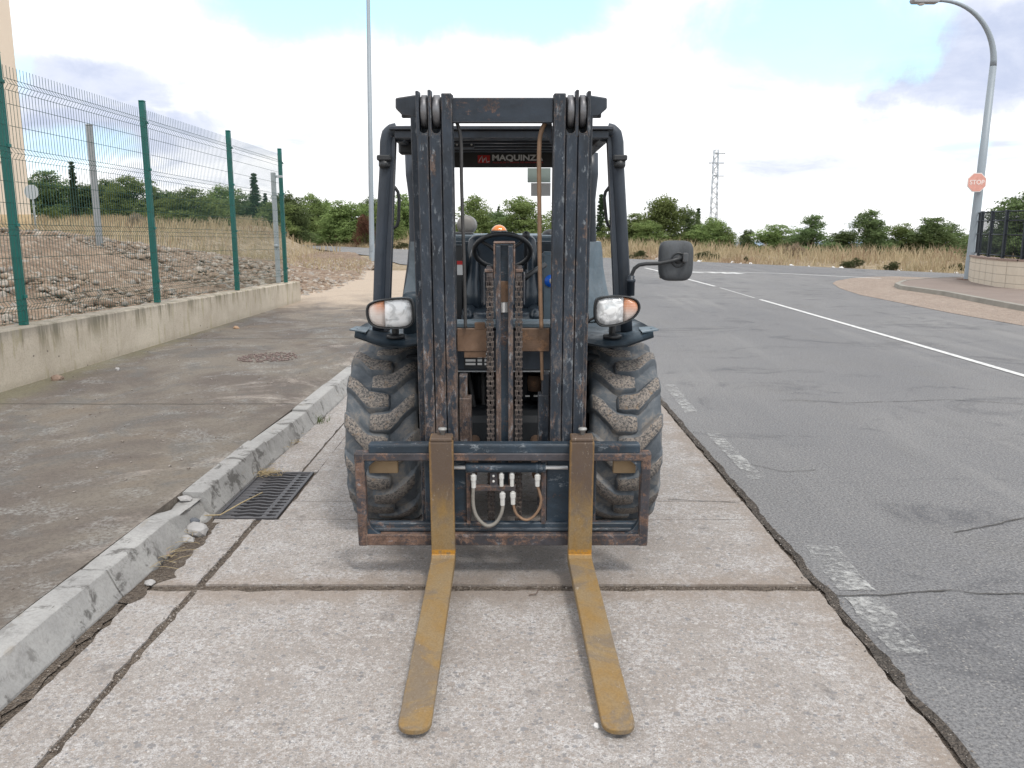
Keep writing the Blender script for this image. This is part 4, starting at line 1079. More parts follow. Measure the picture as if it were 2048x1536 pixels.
# stop sign; a lens-flare wash is put into its pale colours
sgp = V(1953, 365, 23.1); R_ = .27
sg = thing('stop_sign', 'octagonal red stop sign, coloured pale as if washed out by lens flare, fixed to the right-hand lamp post', 'road sign', tuple(sgp))
def octo(r): return [(sgp.x + r * cos(pi / 8 + k * pi / 4), sgp.z + r * sin(pi / 8 + k * pi / 4)) for k in range(8)]
MB().prism(octo(R_), 23.08, 23.10, 'y').build('rim', plain('sign_white', (.72, .68, .66), .5), sg)
MB().prism(octo(R_ * .92), 23.075, 23.081, 'y').build('plate', plain('sign_red', (.66, .33, .27), .5), sg)
MB().box(sgp.x - .03, sgp.x + .03, 23.1, 23.22, sgp.z - .1, sgp.z + .1, .003).build('bracket', M_GALV, sg)
def text(body, size, loc, rot, mat, parent, name='lettering', ext=.001, bold=0.0, sx=1.0, align='CENTER'):
    cu = bpy.data.curves.new(name, 'FONT'); cu.body = body; cu.size = size; cu.extrude = ext; cu.offset = bold; cu.align_x = align; cu.align_y = 'CENTER'
    o = bpy.data.objects.new(name, cu); COL.objects.link(o)
    bpy.context.view_layer.update(); dg_ = bpy.context.evaluated_depsgraph_get()
    me = bpy.data.meshes.new_from_object(o.evaluated_get(dg_)); bpy.data.objects.remove(o)
    me.transform(Matrix.Translation(Vector(loc) - ROOT[parent]) @ rot @ Matrix.Diagonal((sx, 1, 1, 1))); me.materials.clear(); me.materials.append(mat)
    ob = bpy.data.objects.new(name, me); COL.objects.link(ob); ob.parent = parent; ROOT[ob] = ROOT[parent]; return ob
RX = Matrix.Rotation(pi / 2, 4, 'X')
text('STOP', .165, (sgp.x, 23.072, sgp.z), RX, plain('sign_letter', (.78, .66, .62), .5), sg, bold=.004)
# traffic sign seen from behind at far left
q = V(63, 384, 30); rs_ = thing('round_sign', 'small round traffic sign on a pole beside the warehouse corner', 'road sign', (q.x, 30, 1.1))
MB().lathe([(.25, -.01), (.25, .01)], tuple(q), 'y', 24, smooth=False).build('disc', M_GALV, rs_)
MB().tube([(q.x, 30.04, 1.0), (q.x, 30.04, q.z + .2)], .03, 8).build('pole', M_GALV, rs_)
# lattice pylon
D = 150; pt = V(1436, 300, D); pb = V(1430, 445, D)
py = thing('lattice_pylon', 'slender grey lattice power pylon rising behind the pines', 'pylon', (pb.x, D, 0))
zt = pt.z; w0_, w1_ = 1.15, .75; cx = lambda z: pb.x + (pt.x - pb.x) * (z / zt) - .3
M_PYL = plain('pylon_steel', (.38, .42, .46), .6, .2)
mb = MB(); hw = lambda z: (w0_ + (w1_ - w0_) * z / zt) / 2
for sx in (-1, 1):
    for sy in (-1, 1): mb.tube([(cx(z) + sx * hw(z), D + sy * hw(z), z) for z in (0, zt)], .07, 4)
mb.build('leg_frame', M_PYL, py)
mb = MB(); n = 17
for k in range(n):
    z0, z1 = zt * k / n, zt * (k + 1) / n
    for sy in (-1, 1):
        s_ = 1 if k % 2 else -1
        mb.tube([(cx(z0) - s_ * hw(z0), D + sy * hw(z0), z0), (cx(z1) + s_ * hw(z1), D + sy * hw(z1), z1)], .05, 4)
        mb.tube([(cx(z0) - sy * hw(z0), D - hw(z0), z0), (cx(z1) - sy * hw(z1), D + hw(z1), z1)], .05, 4)
    if k > 10:
        mb.tube([(cx(z1) - hw(z1), D - hw(z1), z1), (cx(z1) + hw(z1), D - hw(z1), z1)], .06, 4)
mb.build('bracing', M_PYL, py)
for yy_, a, b in ((307, .2, 1.6), (326, -.8, 1.4), (352, 0, 1.5)):
    z = V(1436, yy_, D).z; am = MB().tube([(cx(z) + a - .4, D, z), (cx(z) + b, D, z)], .10, 4)
    am.build('cross_arm', M_PYL, py)
# corner wall of concrete blocks with black railing
def mat_blocks():
    m, t = material('split_blocks'); p = t.obj()
    br = t.nt.nodes.new('ShaderNodeTexBrick'); br.offset = .0
    return m, t
m, t = material('cream_blocks'); p_ = t.pos(); z_ = t.sep(p_, 2); n_ = t.noise(p_, 8, 5, .6)
c_ = t.mix(n_, (.54, .47, .38), (.66, .59, .49))
jz = t.m('ABSOLUTE', t.m('SUBTRACT', t.m('MODULO', z_, .2), .1)); c_ = t.mix(t.st(jz, .090, .096), c_, (.36, .31, .25))
finish(t, c_, .9, 0, t.bump(t.noise(p_, 40, 4), .4, .01)); M_BLOCK = m
cw = [V(1962, 566, 21.6), V(1990, 570, 20.6), V(2030, 573, 19.9), V(2060, 574, 19.6)]
cw = [Vector((c.x, c.y)) for c in cw] + [Vector((26, 18.0))]
cback = [Vector((cw[0].x + .1, 23.5))]
cwt = thing('block_wall', 'low curved wall of cream concrete blocks at the right edge', 'wall', (cw[0].x, cw[0].y, .1))
path = [Vector((cw[0].x + .9, cw[0].y + 2.5)), Vector((cw[0].x + .18, cw[0].y + .8))] + cw
ins = []
for i, p in enumerate(path):
    d = (path[min(i + 1, len(path) - 1)] - path[max(0, i - 1)]).normalized(); n = Vector((-d.y, d.x)); n = n if n.dot(Vector((1, .6))) > 0 else -n
    ins.append(p + n * .22)
mb = MB(); zt0_ = V(1990, 520, 20.8).z
for i in range(len(path) - 1):
    a, b, c, d = path[i], path[i + 1], ins[i + 1], ins[i]
    mb.raw([(q.x, q.y, z) for z in (.05, zt0_) for q in (a, b, c, d)], [(0, 1, 5, 4), (4, 5, 6, 7), (2, 3, 7, 6)])
mb.build('blocks', M_BLOCK, cwt)
mb = MB()
for i in range(len(path) - 1):   # vertical mortar joints as slightly recessed dark strips
    a, b = path[i], path[i + 1]; L_ = (b - a).length; n = int(L_ / .4)
    for k in range(n):
        q = a.lerp(b, (k + .5) / max(n, 1)); dd = (b - a).normalized(); nn = Vector((dd.y, -dd.x)); nn = nn if nn.dot(Vector((-1, -.6))) > 0 else -nn
        q1 = q + nn * .004; mb.raw([(q1.x - dd.x * .006, q1.y - dd.y * .006, .1), (q1.x + dd.x * .006, q1.y + dd.y * .006, .1), (q1.x + dd.x * .006, q1.y + dd.y * .006, zt0_ - .01), (q1.x - dd.x * .006, q1.y - dd.y * .006, zt0_ - .01)], [(0, 1, 2, 3)])
mb.build('mortar_joint', plain('mortar', (.36, .31, .25), .95), cwt)
mb = MB()
for i in range(len(path) - 1):
    a, b, c, d = path[i], path[i + 1], ins[i + 1], ins[i]
    mb.raw([(q.x, q.y, z) for z in (zt0_ + .001, zt0_ + .045) for q in (a - (c - b) * .1, b - (c - b) * .1, c + (c - b) * .1, d + (c - b) * .1)], [(0, 1, 5, 4), (4, 5, 6, 7), (2, 3, 7, 6), (0, 3, 2, 1)])
mb.build('coping', plain('coping_brown', (.26, .19, .16), .9), cwt)
M_BLACK = plain('black_railing_paint', (.012, .018, .026), .5)
rl = thing('railing', 'black metal railing standing on the block wall at the right edge', 'railing', (cw[0].x, cw[0].y, zt0_))
mids = [(a + b) / 2 for a, b in zip(path, ins)]
zr0 = zt0_ + .05; zr1 = zr0 + 1.12
for i in range(len(mids)):
    q = mids[i]; MB().box(q.x - .035, q.x + .035, q.y - .035, q.y + .035, zr0, zr1 + .03, .004).build('post', M_BLACK, rl)
mb = MB(); mm = MB()
for a, b in zip(mids[:-1], mids[1:]):
    L_ = (b - a).length
    for z in (zr0 + .06, zr0 + .56, zr1 - .22, zr1): mb.tube([(a.x, a.y, z), (b.x, b.y, z)], .018, 4)
    n = int(min(L_, 4) / .055)
    for k in range(1, n):
        q = a.lerp(b, k * .055 / L_); mm.tube([(q.x, q.y, zr0 + .06), (q.x, q.y, zr1)], .006, 3, cap=False)
mb.build('rail', M_BLACK, rl); mm.build('mesh_infill', M_BLACK, rl)

# ------------------------------------------------------------------ forklift
TAU = radians(4.2); D0 = 3.48; Z0 = .125; XC = -.038
MT = Matrix(((1, 0, 0, 0), (0, cos(TAU), -sin(TAU), D0), (0, sin(TAU), cos(TAU), Z0), (0, 0, 0, 1)))   # (x, v, u) -> world; mast leans forward
MTI = MT.inverted()
def MP(px_, py_, v):
    """photo measurement -> (x, u) on the mast plane at depth v"""
    o = MTI @ Vector((0, 0, H)); d = MTI.to_3x3() @ ray(px_, py_); k = (v - o.y) / d.y
    return o.x + d.x * k, o.z + d.z * k
def mrect(x0, y0, x1, y1, v):
    a = MP(x0, (y0 + y1) / 2, v); b = MP(x1, (y0 + y1) / 2, v); c = MP((x0 + x1) / 2, y0, v); d = MP((x0 + x1) / 2, y1, v)
    return a[0], b[0], d[1], c[1]

def mat_metal(name, base, rust=.4, dust=.4, scrape=.3, stretch=(1, 1, .22), sc=14, rough=.5, rustc=(.095, .058, .045), dustc=(.185, .150, .125), scrc=(.21, .235, .26), low=0.0):
    m, t = material(name); o = t.pos()
    v = t.vm('MULTIPLY', o, stretch); z = t.sep(o, 2)
    n1 = t.noise(v, sc * .45, 6, .7, .5); n2 = t.noise(t.vm('ADD', v, (7.3, 2.1, 5.5)), sc, 7, .75, .6); n3 = t.noise(t.vm('ADD', v, (1.3, 9.1, 2.5)), sc * 2.2, 7, .8)
    fine = t.noise(o, 120, 4, .75)
    zl = t.st(z, 1.7, .5, 0, low) if low else 0.0
    n4 = t.noise(t.vm('ADD', t.vm('MULTIPLY', o, (1, 1, .7)), (5.1, 3.3, 8.8)), sc * 3.4, 7, .85)
    wear = t.m('ADD', t.m('MULTIPLY', n2, .62), t.m('MULTIPLY', n4, .38))
    c = t.mix(t.st(n1, .3, .7), tuple(b * .7 for b in base), tuple(b * 1.7 for b in base))
    zone = t.noise(t.vm('ADD', t.vm('MULTIPLY', v, (1, 1, 1.3)), (2, 8, 4)), sc * .16, 3, .5)
    wear = t.m('ADD', wear, t.m('MULTIPLY', t.m('SUBTRACT', zone, .52), .38))
    wz = t.m('ADD', wear, zl) if low else wear
    c = t.mix(t.m('MULTIPLY', t.st(wz, .60 - .16 * rust, .66 - .14 * rust), t.st(fine, .3, .55, .45, 1)), c, t.mix(t.st(n3, .35, .65), tuple(r_ * .55 for r_ in rustc), tuple(r_ * 1.75 for r_ in rustc)))
    c = t.mix(t.m('MULTIPLY', t.st(t.m('ADD', t.m('ADD', t.m('MULTIPLY', n1, .6), t.m('MULTIPLY', n4, .4)), t.m('MULTIPLY', zl, .8)), .62 - .16 * dust, .74 - .16 * dust), .7), c, dustc)
    c = t.mix(t.m('MULTIPLY', t.st(n3, .64 - .10 * scrape, .70 - .10 * scrape), t.st(n2, .40, .6, .1, .85)), c, scrc)
    c = t.mix(t.m('MULTIPLY', t.st(n4, .69, .73), max(0, min(1, scrape * 1.5))), c, (.46, .48, .47))
    c = t.mix(t.m('MULTIPLY', t.st(fine, .42, .30), .5), c, tuple(b * .4 for b in base))
    g_ = t.n('ShaderNodeBevel', {'Radius': .004}); 
    e = t.m('SUBTRACT', 1, t.vm('DOT_PRODUCT', g_, t.n('ShaderNodeNewGeometry', out='Normal'), out=1))
    c = t.mix(t.m('MULTIPLY', t.st(e, .02, .15), t.st(n2, .36, .60, .1, .85)), c, (.25, .205, .175))
    finish(t, c, t.st(n2, .3, .7, rough - .1, rough + .3), 0, t.bump(t.m('ADD', n3, t.m('MULTIPLY', fine, .4)), .22, .003), .5)
    return m
NAVY = (.017, .025, .037)
M_MAST = mat_metal('mast_paint', NAVY, .38, .36, .9, (1.2, 1.2, .42), 20, low=.085, rustc=(.105, .070, .055))
M_BEAM = mat_metal('beam_paint', NAVY, .30, .30, .2, (.4, 1, 1), 9)
M_GUARD = mat_metal('guard_paint', (.020, .027, .038), -.6, .1, -.3, (1, 1, .3), 8, .42)
M_BODY = mat_metal('body_paint', (.026, .040, .054), -.8, .15, -.2, (1, 1, 1), 5, .38)
M_BODYL = mat_metal('hood_paint', (.06, .085, .105), -.8, .1, -.2, (1, 1, 1), 5, .35)
M_CARR = mat_metal('carriage_paint', (.018, .031, .046), .45, .35, .7, (.35, 1, .8), 16, .5)
M_RUST = mat_metal('rusty_rail', (.040, .038, .044), .80, .36, .6, (.45, 1, .6), 16, .7, rustc=(.135, .082, .060))
M_BROWN = mat_metal('brown_primer', (.115, .070, .045), .5, .4, .0, (1, 1, 1), 8, .75, rustc=(.15, .085, .05), dustc=(.2, .14, .1))
M_DARK = plain('dark_underbody', (.012, .015, .019), .7, var=.4)
M_CHAIN = mat_metal('greased_chain', (.030, .024, .024), .3, .35, .2, (1, 1, 1), 40, .5, rustc=(.07, .05, .043), dustc=(.10, .085, .078), scrc=(.17, .155, .15))
M_ROLL = plain('worn_roller_steel', (.17, .17, .18), .45, .5, .6, 45)
M_SILV = plain('zinc_fitting', (.66, .66, .64), .4, .25, .15, 60)
M_CHROME = plain('chrome_rod', (.86, .87, .88), .3, .35, .03)  # pale, mostly non-metallic colour stands in for mirrored sky
M_HOSE = plain('rubber_hose', (.055, .054, .055), .55, var=.5, sc=25)
M_HOSEG = plain('grey_dusty_hose', (.24, .225, .20), .7, var=.6, sc=14)
M_HOSEB = plain('brown_dusty_hose', (.215, .135, .085), .75, var=.6, sc=22)
M_SEAT = plain('seat_vinyl', (.026, .038, .052), .28, var=.3)
M_BLK = plain('black_plastic', (.022, .024, .027), .45, var=.35)
M_MIR = mat_metal('mirror_plastic', (.055, .06, .066), -.8, .4, -.1, (1, 1, .5), 10, .6, dustc=(.15, .145, .14))

FL = thing('forklift', 'dark blue rough-terrain forklift with rusty mast and ochre forks, parked facing the viewer', 'forklift', (XC, 4.4, 0))

# --- forks
def mat_fork():
    m, t = material('ochre_fork_steel'); p = t.pos(); z = t.sep(p, 2); x = t.sep(p, 0); y = t.sep(p, 1)
    n = t.noise(t.vm('MULTIPLY', p, (1, .5, .5)), 9, 6, .7, .6); n2 = t.noise(p, 28, 6, .75); n3 = t.noise(p, 5, 5, .7, 1.0); fine = t.noise(p, 130, 4, .8)
    c = t.mix(t.st(n, .32, .66), (.255, .155, .050), (.245, .180, .100))
    c = t.mix(t.m('MULTIPLY', t.st(n3, .46, .62), .8), c, (.165, .135, .105))
    up = t.m('ADD', z, t.m('MULTIPLY', t.m('SUBTRACT', n, .5), .35))
    brown = t.mix(n2, (.075, .052, .043), (.115, .085, .070))
    c = t.mix(t.st(up, .28, .48, 0, .93), c, brown)
    edge = t.m('MAXIMUM', t.st(t.m('ADD', t.m('ABSOLUTE', t.m('SUBTRACT', t.m('ABSOLUTE', t.m('ADD', x, .001)), .2985)), t.m('MULTIPLY', t.m('SUBTRACT', n2, .5), .02)), .040, .050), 0)
    c = t.mix(t.m('MULTIPLY', edge, t.st(z, .2, .3, 0, .55)), c, (.31, .175, .05))
    weld = t.m('MULTIPLY', t.st(t.m('ABSOLUTE', t.m('SUBTRACT', z, .147)), .016, .006), t.st(n2, .35, .5))
    c = t.mix(t.m('MULTIPLY', weld, t.st(y, 3.2, 3.3)), c, (.46, .22, .025))
    scr = t.noise(t.vm('MULTIPLY', p, (14, 4, 4)), 6, 4, .8, 1.5)
    c = t.mix(t.m('MULTIPLY', t.st(scr, .60, .68), t.st(n3, .42, .55, .1, .8)), c, (.38, .33, .27))
    c = t.mix(t.st(fine, .62, .35, 0, .35), c, (.10, .06, .025))
    finish(t, c, .68, 0, t.bump(t.m('ADD', n2, t.m('MULTIPLY', fine, .6)), .25, .003), .4); return m
M_FORK = mat_fork()
LF = 1.165
def fork(xc, tipx):
    mb = MB(); hw = .0515; th = .040
    # shank
    mb.box(xc - hw, xc + hw, 0, th, .012, .528, .005, MT, seg=2)
    # heel + blade: cross-sections along the profile, blade tapers in thickness and ends in a rounded tip
    prof = []
    for a in np.linspace(0, 1, 5):   # bend
        prof.append((th * (1 - a) * 0 , 0))
    secs = [(.040, .020, -.040 + .03), ]
    vs = []; fs = []
    def sec(v, top, bot, w_, sh): return [(xc + sh - w_, v, bot), (xc + sh + w_, v, bot), (xc + sh + w_, v, top - .003), (xc + sh + w_ - .003, v, top), (xc + sh - w_ + .003, v, top), (xc + sh - w_, v, top - .003)]
    vl = [.038, .025, .0, -.02] + list(np.linspace(-.08, -LF + .052, 14)) + [-LF + .052 * (1 - sin(a)) for a in np.linspace(.2, pi / 2 * .97, 8)]
    for i, v in enumerate(vl):
        s_ = max(0, min(1, -v / LF)); th_ = .038 - .024 * s_
        top = 0.004 * max(0, (1 - (-v) / .03)) if v < 0 else .014
        if v > 0: top = .014
        bot = -th_ + (.012 if v > .03 else (.005 if v > .01 else 0))
        dd = (-v - (LF - .052)) / .052
        w_ = hw if dd <= 0 else max(.006, hw * math.sqrt(max(0, 1 - dd * dd)) ** .8)
        sh = (tipx - xc) * s_
        vs += sec(v, top, bot, w_, sh)
        if i:
            o = 6 * i
            for j in range(6): fs.append((o - 6 + j, o - 6 + (j + 1) % 6, o + (j + 1) % 6, o + j))
    fs.append((0, 1, 2, 3, 4, 5)); n = 6 * (len(vl) - 1); fs.append(tuple(n + j for j in range(6))[::-1])
    mb.raw(vs, fs, False, MT)
    f_ = mb.build('fork', M_FORK, FL)
    # top hook and locking pin
    MB().box(xc - hw + .004, xc + hw - .004, .001, .075, .5285, .545, .004, MT).build('hook', M_FORK, f_)
    pn = MB(); c = MT @ Vector((xc + (.004), .055, .545)); pn.lathe([(.009, 0), (.009, .018), (.017, .019), (.019, .024), (.017, .029), (.006, .031)], c, 'z', 12); pn.build('locking_pin', plain('pin_steel', (.33, .33, .32), .5, .3, .2), f_)
fork(-.301, -.301); fork(.2975, .330)

# --- carriage
cg = MB()
def mb_rect(mb, r, v0, v1, bev=.004, seg=1): mb.box(r[0], r[1], v0, v1, r[2], r[3], bev, MT, seg=seg)
x0, x1, u0, u1 = mrect(736, 888, 1281, 909, .05)
mb_rect(cg, (x0, x1, u0 - .002, u1), .048, .098, .012, 3)
carriage = cg.build('carriage_bar', M_CARR, FL)
fr = MB()
xl, xr, ul0, ul1 = mrect(708, 907, 1303, 922, .046)
fr.box(xl, xr, .044, .092, ul0, ul1, .004, MT)
blx, brx, bb0, bb1 = mrect(714, 1069, 1300, 1091, .046)
fr.box(blx + .02, brx - .02, .044, .092, bb0, bb1, .004, MT)
ic = MP(1000, 1045, .08)[1]; id_ = MP(1000, 1062, .08)[1]
for (xa, xb, s_) in ((xl, xl + .043, 1), (xr - .043, xr, -1)):
    fr.box(xa + .001, xb - .001, .042, .093, bb0 - .002, ul1 + .002, .005, MT)
outer = fr.build('outer_frame', M_RUST, FL)
MB().box(blx + .05, brx - .05, .075, .105, id_, ic, .004, MT).box(blx + .05, brx - .05, .070, .09, bb1 + .002, bb1 + .018, .004, MT).build('lower_rail', M_CARR, outer)
for (cx_, s_) in ((xl + .04, 1), (xr - .04, -1)):   # corner gussets
    for (uu, t_) in ((bb1 - .004, 1), (ul0 + .004, -1)):
        pts = [(cx_ - .004 * s_, uu)] + [(cx_ + s_ * (.078 - .078 * sin(a)), uu + t_ * (.105 - .105 * cos(a))) for a in np.linspace(0, pi / 2, 9)]
        MB().prism(pts, .052, .075, 'y', .002, MT).build('corner_gusset', M_CARR, outer)
for (a, b) in ((738, 796), (1226, 1271)):
    x0, x1, u0, u1 = mrect(a, 922, b, 946, .10)
    MB().box(x0, x1, .095, .12, u0, u1, .003, MT).build('hook_pad', plain('tan_primer', (.25, .175, .10), .8, var=.2), outer)
ub, ut = bb1 - .01, ul0 + .01
for (a, b, mt_) in ((903, 933, M_CARR), (1093, 1139, M_CARR), (850, 864, M_CARR), (1186, 1192, M_CARR)):
    x0 = MP(a, 990, .10)[0]; x1 = MP(b, 990, .10)[0]
    MB().box(x0, x1, .10, .125, ub, ut, .003, MT).build('carriage_plate', mt_, outer)
for (a, b) in ((933, 941), (1082, 1092)):
    x0 = MP(a, 990, .09)[0]; x1 = MP(b, 990, .09)[0]
    MB().box(x0, x1, .075, .13, ub, ut, .003, MT).build('carriage_rib', M_RUST, outer)
# side shift cylinder
yc_ = MP(1010, 935, .07)[1]; xa = MP(931, 935, .07)[0]; xb = MP(1091, 935, .07)[0]
cy = MB(); cy.lathe([(.019, xa), (.0225, xa + .002), (.0225, xa + .03), (.0215, xa + .031), (.0215, xb - .045), (.0235, xb - .044), (.0235, xb - .032), (.0215, xb - .031), (.0215, xb - .006), (.0235, xb - .005), (.0235, xb), (.01, xb)], (0, .07, yc_), 'x', 20, MT)
cyl = cy.build('side_shift_cylinder', M_CARR, FL)
MB().lathe([(.0085, -.30), (.0085, .30)], (XC - .02, .07, yc_), 'x', 12, MT).build('piston_rod', M_CHROME, cyl)
def fitting(px_, y0, y1, v, parent, r=.0105):
    x, ua = MP(px_, y0, v); _, ub_ = MP(px_, y1, v); L_ = ua - ub_
    MB().lathe([(r * .7, L_), (r * .7, L_ * .92), (r * 1.25, L_ * .9), (r * 1.25, L_ * .55), (r, L_ * .53), (r, 0), (r * .8, 0)], (x, v, ub_), 'z', 8, MT, smooth=False).build('fitting', M_SILV, parent)
def hose(name, pts, v, r, mat, seg=8, vv=None):
    P = [MP(a, b, v if vv is None else vv[i]) for i, (a, b) in enumerate(pts)]
    P3 = [Vector((p[0], v if vv is None else vv[i], p[1])) for i, p in enumerate(P)]
    out = []
    for i in range(len(P3) - 1):   # Catmull-Rom
        p0 = P3[max(i - 1, 0)]; p1 = P3[i]; p2 = P3[i + 1]; p3 = P3[min(i + 2, len(P3) - 1)]
        for k in range(5):
            q = k / 5; out.append(.5 * ((2 * p1) + (-p0 + p2) * q + (2 * p0 - 5 * p1 + 4 * p2 - p3) * q * q + (-p0 + 3 * p1 - 3 * p2 + p3) * q ** 3))
    out.append(P3[-1])
    return MB().tube(out, r, seg, M=MT).build(name, mat, FL)
h1 = hose('hydraulic_hose', [(947, 970), (946, 1000), (949, 1022), (957, 1038), (970, 1050), (982, 1051), (994, 1043), (1003, 1026), (1006, 1008)], .055, .0082, M_HOSEG)
fitting(947, 948, 975, .055, h1); fitting(1005, 984, 1010, .055, h1)
h2 = hose('hydraulic_hose', [(1026, 1004), (1030, 1022), (1038, 1033), (1052, 1040), (1066, 1034), (1078, 1018), (1082, 1000), (1079, 985), (1074, 970)], .055, .0062, M_HOSEB)
fitting(1075, 948, 972, .055, h2); fitting(1026, 983, 1008, .055, h2)
x0, x1, u0, u1 = mrect(946, 971, 1031, 981, .066); MB().box(x0, x1, .06, .085, u0, u1, .002, MT).build('hose_bracket', M_RUST, cyl)
for a in (1003, 1024): fitting(a, 945, 972, .062, cyl, .009)
x0, x1, u0, u1 = mrect(980, 946, 995, 972, .07); pl_ = MB().box(x0, x1, .068, .075, u0, u1, .001, MT).build('bolt_plate', M_RUST, cyl)
for yy_ in (952, 963):
    x, u = MP(987, yy_, .065); MB().lathe([(.006, 0), (.006, -.004), (.003, -.006)], (x, .068, u), 'y', 8, MT).build('bolt', M_SILV, pl_)

# --- mast
def rail(a, b, atop, btop, ybot, utop, v0, v1, mat=M_MAST, ubot=None):
    """a,b: left/right pixel columns at y=880, atop/btop at y=270"""
    xa, _ = MP(a, 880, v0); xb, _ = MP(b, 880, v0); xa2, _ = MP(atop, 270, v0); xb2, _ = MP(btop, 270, v0)
    x0, x1 = (xa + xa2) / 2, (xb + xb2) / 2
    mb = MB(); dd = (v1 - v0)
    mb.box(x0, x1, v0, v0 + .022, ubot, utop, .003, MT)             # front flange
    mb.box(x0 + (x1 - x0) * .25, x1 - (x1 - x0) * .25, v0 + .022, v1 - .018, ubot, utop, 0, MT)   # web
    mb.box(x0, x1, v1 - .018, v1, ubot, utop, .002, MT)
    return mb, x0, x1
UT = MP(880, 186, .12)[1]; USL = MP(850, 268, .12)[1]; UEAR = MP(833, 181, .12)[1]
V0, V1 = .125, .225
def side(cols, eps):
    """cols: outer, middle, inner (bottom px pair, top px pair)"""
    for k, (b0, b1, t0, t1) in enumerate(cols):
        inner = k == 2
        mb, x0, x1 = rail(b0, b1, t0, t1, 0, UT if inner else USL, V0, V1, ubot=.02)
        if not inner:   # ear plate next to the roller slot and rounded slot bottom
            e0, e1 = (x0 - .003, x0 + .010) if eps < 0 else (x1 - .010, x1 + .003)
            mb.box(e0, e1, V0 - .001, V1 - .02, USL - .01, UEAR + (.004 if k else 0), .003, MT)
            xm0, xm1 = (e1, x1) if eps < 0 else (x0, e0)
            xc_ = (xm0 + xm1) / 2; r_ = (xm1 - xm0) / 2
            pts = [(xm0, USL - .002), (xm0, USL + .018)] + [(xc_ - r_ * cos(a), USL + .018 - r_ * .9 * sin(a)) for a in np.linspace(0, pi, 9)] + [(xm1, USL + .018), (xm1, USL - .002)]
            mb.prism(pts, V0, V0 + .02, 'y', 0, MT)
            mb.box(xm0, xm1, V1 - .03, V1 - .018, USL, UT - .01, 0, MT)
        o = mb.build('mast_rail', M_MAST, FL)
        if not inner:
            rb = MB(); rr = .064; uc = UT - .066
            w0_, w1_ = xm0 + .003, xm1 - .002
            rb.lathe([(rr - .012, w0_), (rr, w0_ + .004), (rr, w1_ - .004), (rr - .012, w1_)], (0, V0 + .062, uc), 'x', 26, MT)
            rb.build('roller', M_ROLL, o)
side([(852, 872, 833, 854.5), (874, 894.6, 857, 881), (896.6, 914.5, 883, 905.5)], -1)
side([(1148, 1168, 1154.5, 1176), (1125.5, 1146, 1130.5, 1152.5), (1101, 1123.5, 1106, 1128.5)], 1)
# outermost rails set behind, with their top side brackets
for (a, b, s_) in ((823, 837, -1), (1172, 1184, 1)):
    x0 = MP(a, 300, .235)[0]; x1 = MP(b, 300, .235)[0]
    MB().box(x0, x1, .228, .33, .03, MP(a, 200, .235)[1], .003, MT).build('mast_rail', M_MAST, FL)
for pts in ([(791, 196), (830, 190), (838, 192), (838, 234), (825, 234), (805, 231), (791, 217)], [(1214, 196), (1177, 190), (1168, 192), (1168, 234), (1180, 234), (1198, 231), (1214, 217)]):
    q = [MP(a, b, .232) for a, b in pts]
    MB().prism(q, .2265, .33, 'y', .004, MT).build('mast_bracket', M_GUARD, FL)
# top crossbeam, rear crossbeams
x0, x1, u0, u1 = mrect(903, 195, 1107, 246, .14); MB().box(x0, x1, .14, .19, u0, u1, .004, MT).build('crossbeam', M_BEAM, FL)
x0, x1, u0, u1 = mrect(800, 200, 1205, 225, .3); MB().box(x0, x1, .335, .36, u0 - .02, u1, .004, MT).build('crossbeam', M_GUARD, FL)
for (a, b, c, d) in ((914, 657, 974, 703), (1041, 657, 1099, 703)):
    x0, x1, u0, u1 = mrect(a, b, c, d, .19); o = MB().box(x0, x1, .19, .205, u0, u1, .003, MT).build('cross_plate', M_BROWN, FL)
    if a < 1000:
        x0, x1, u0, u1 = mrect(949, 645, 971, 658, .188); MB().box(x0, x1, .188, .200, u0 - .004, u1, .004, MT).build('tab', M_BROWN, o)
        x0, x1, u0, u1 = mrect(928, 703, 972, 716, .192); MB().box(x0, x1, .195, .205, u0, u1, .002, MT).build('lower_tab', M_BROWN, o)
# inner braces below
for (a, b, c, d) in ((919, 752, 935, 886), (919, 796, 943, 886)):
    x0, x1, u0, u1 = mrect(a, b, c, d, .2); MB().box(x0, x1, .195 + (.004 if c == 935 else 0), .26, u0 - .3, u1, .003, MT).build('mast_brace', M_MAST, FL)
for (a, b, c, d) in ((1083, 748, 1098, 886), (1076, 790, 1098, 886)):
    x0, x1, u0, u1 = mrect(a, b, c, d, .2); MB().box(x0, x1, .195 + (.004 if a == 1083 else 0), .26, u0 - .3, u1, .003, MT).build('mast_brace', M_MAST, FL)
# centre lift cylinder housing: two bars, dark recess, top cap
def vbar(xb0, xb1, xt0, xt1, ytop, v0, v1, mat, name, ub=.25, bev=.003, parent=FL):
    x0 = (MP(xb0, 880, v0)[0] + MP(xt0, 520, v0)[0]) / 2; x1 = (MP(xb1, 880, v0)[0] + MP(xt1, 520, v0)[0]) / 2
    return MB().box(x0, x1, v0, v1, ub, MP((xt0 + xt1) / 2, ytop, v0)[1], bev, MT).build(name, mat, parent), x0, x1
lc, lx0, lx1 = vbar(994.5, 1003, 988.5, 1000.5, 492, .135, .20, M_MAST, 'lift_housing')
rc_, rx0, rx1 = vbar(1017.5, 1026, 1015, 1027, 492, .135, .20, M_MAST, 'lift_housing')
ut_ = MP(1008, 490, .135)[1]
MB().box(lx1 - .001, rx0 + .001, .165, .20, .25, ut_ - .004, .0, MT).build('lift_recess', M_CARR, lc)
x0, x1, u0, u1 = mrect(1002, 562, 1014, 604, .16); MB().box(lx1, rx0, .158, .165, u0, u1, .001, MT).build('grease_block', M_BROWN, lc)
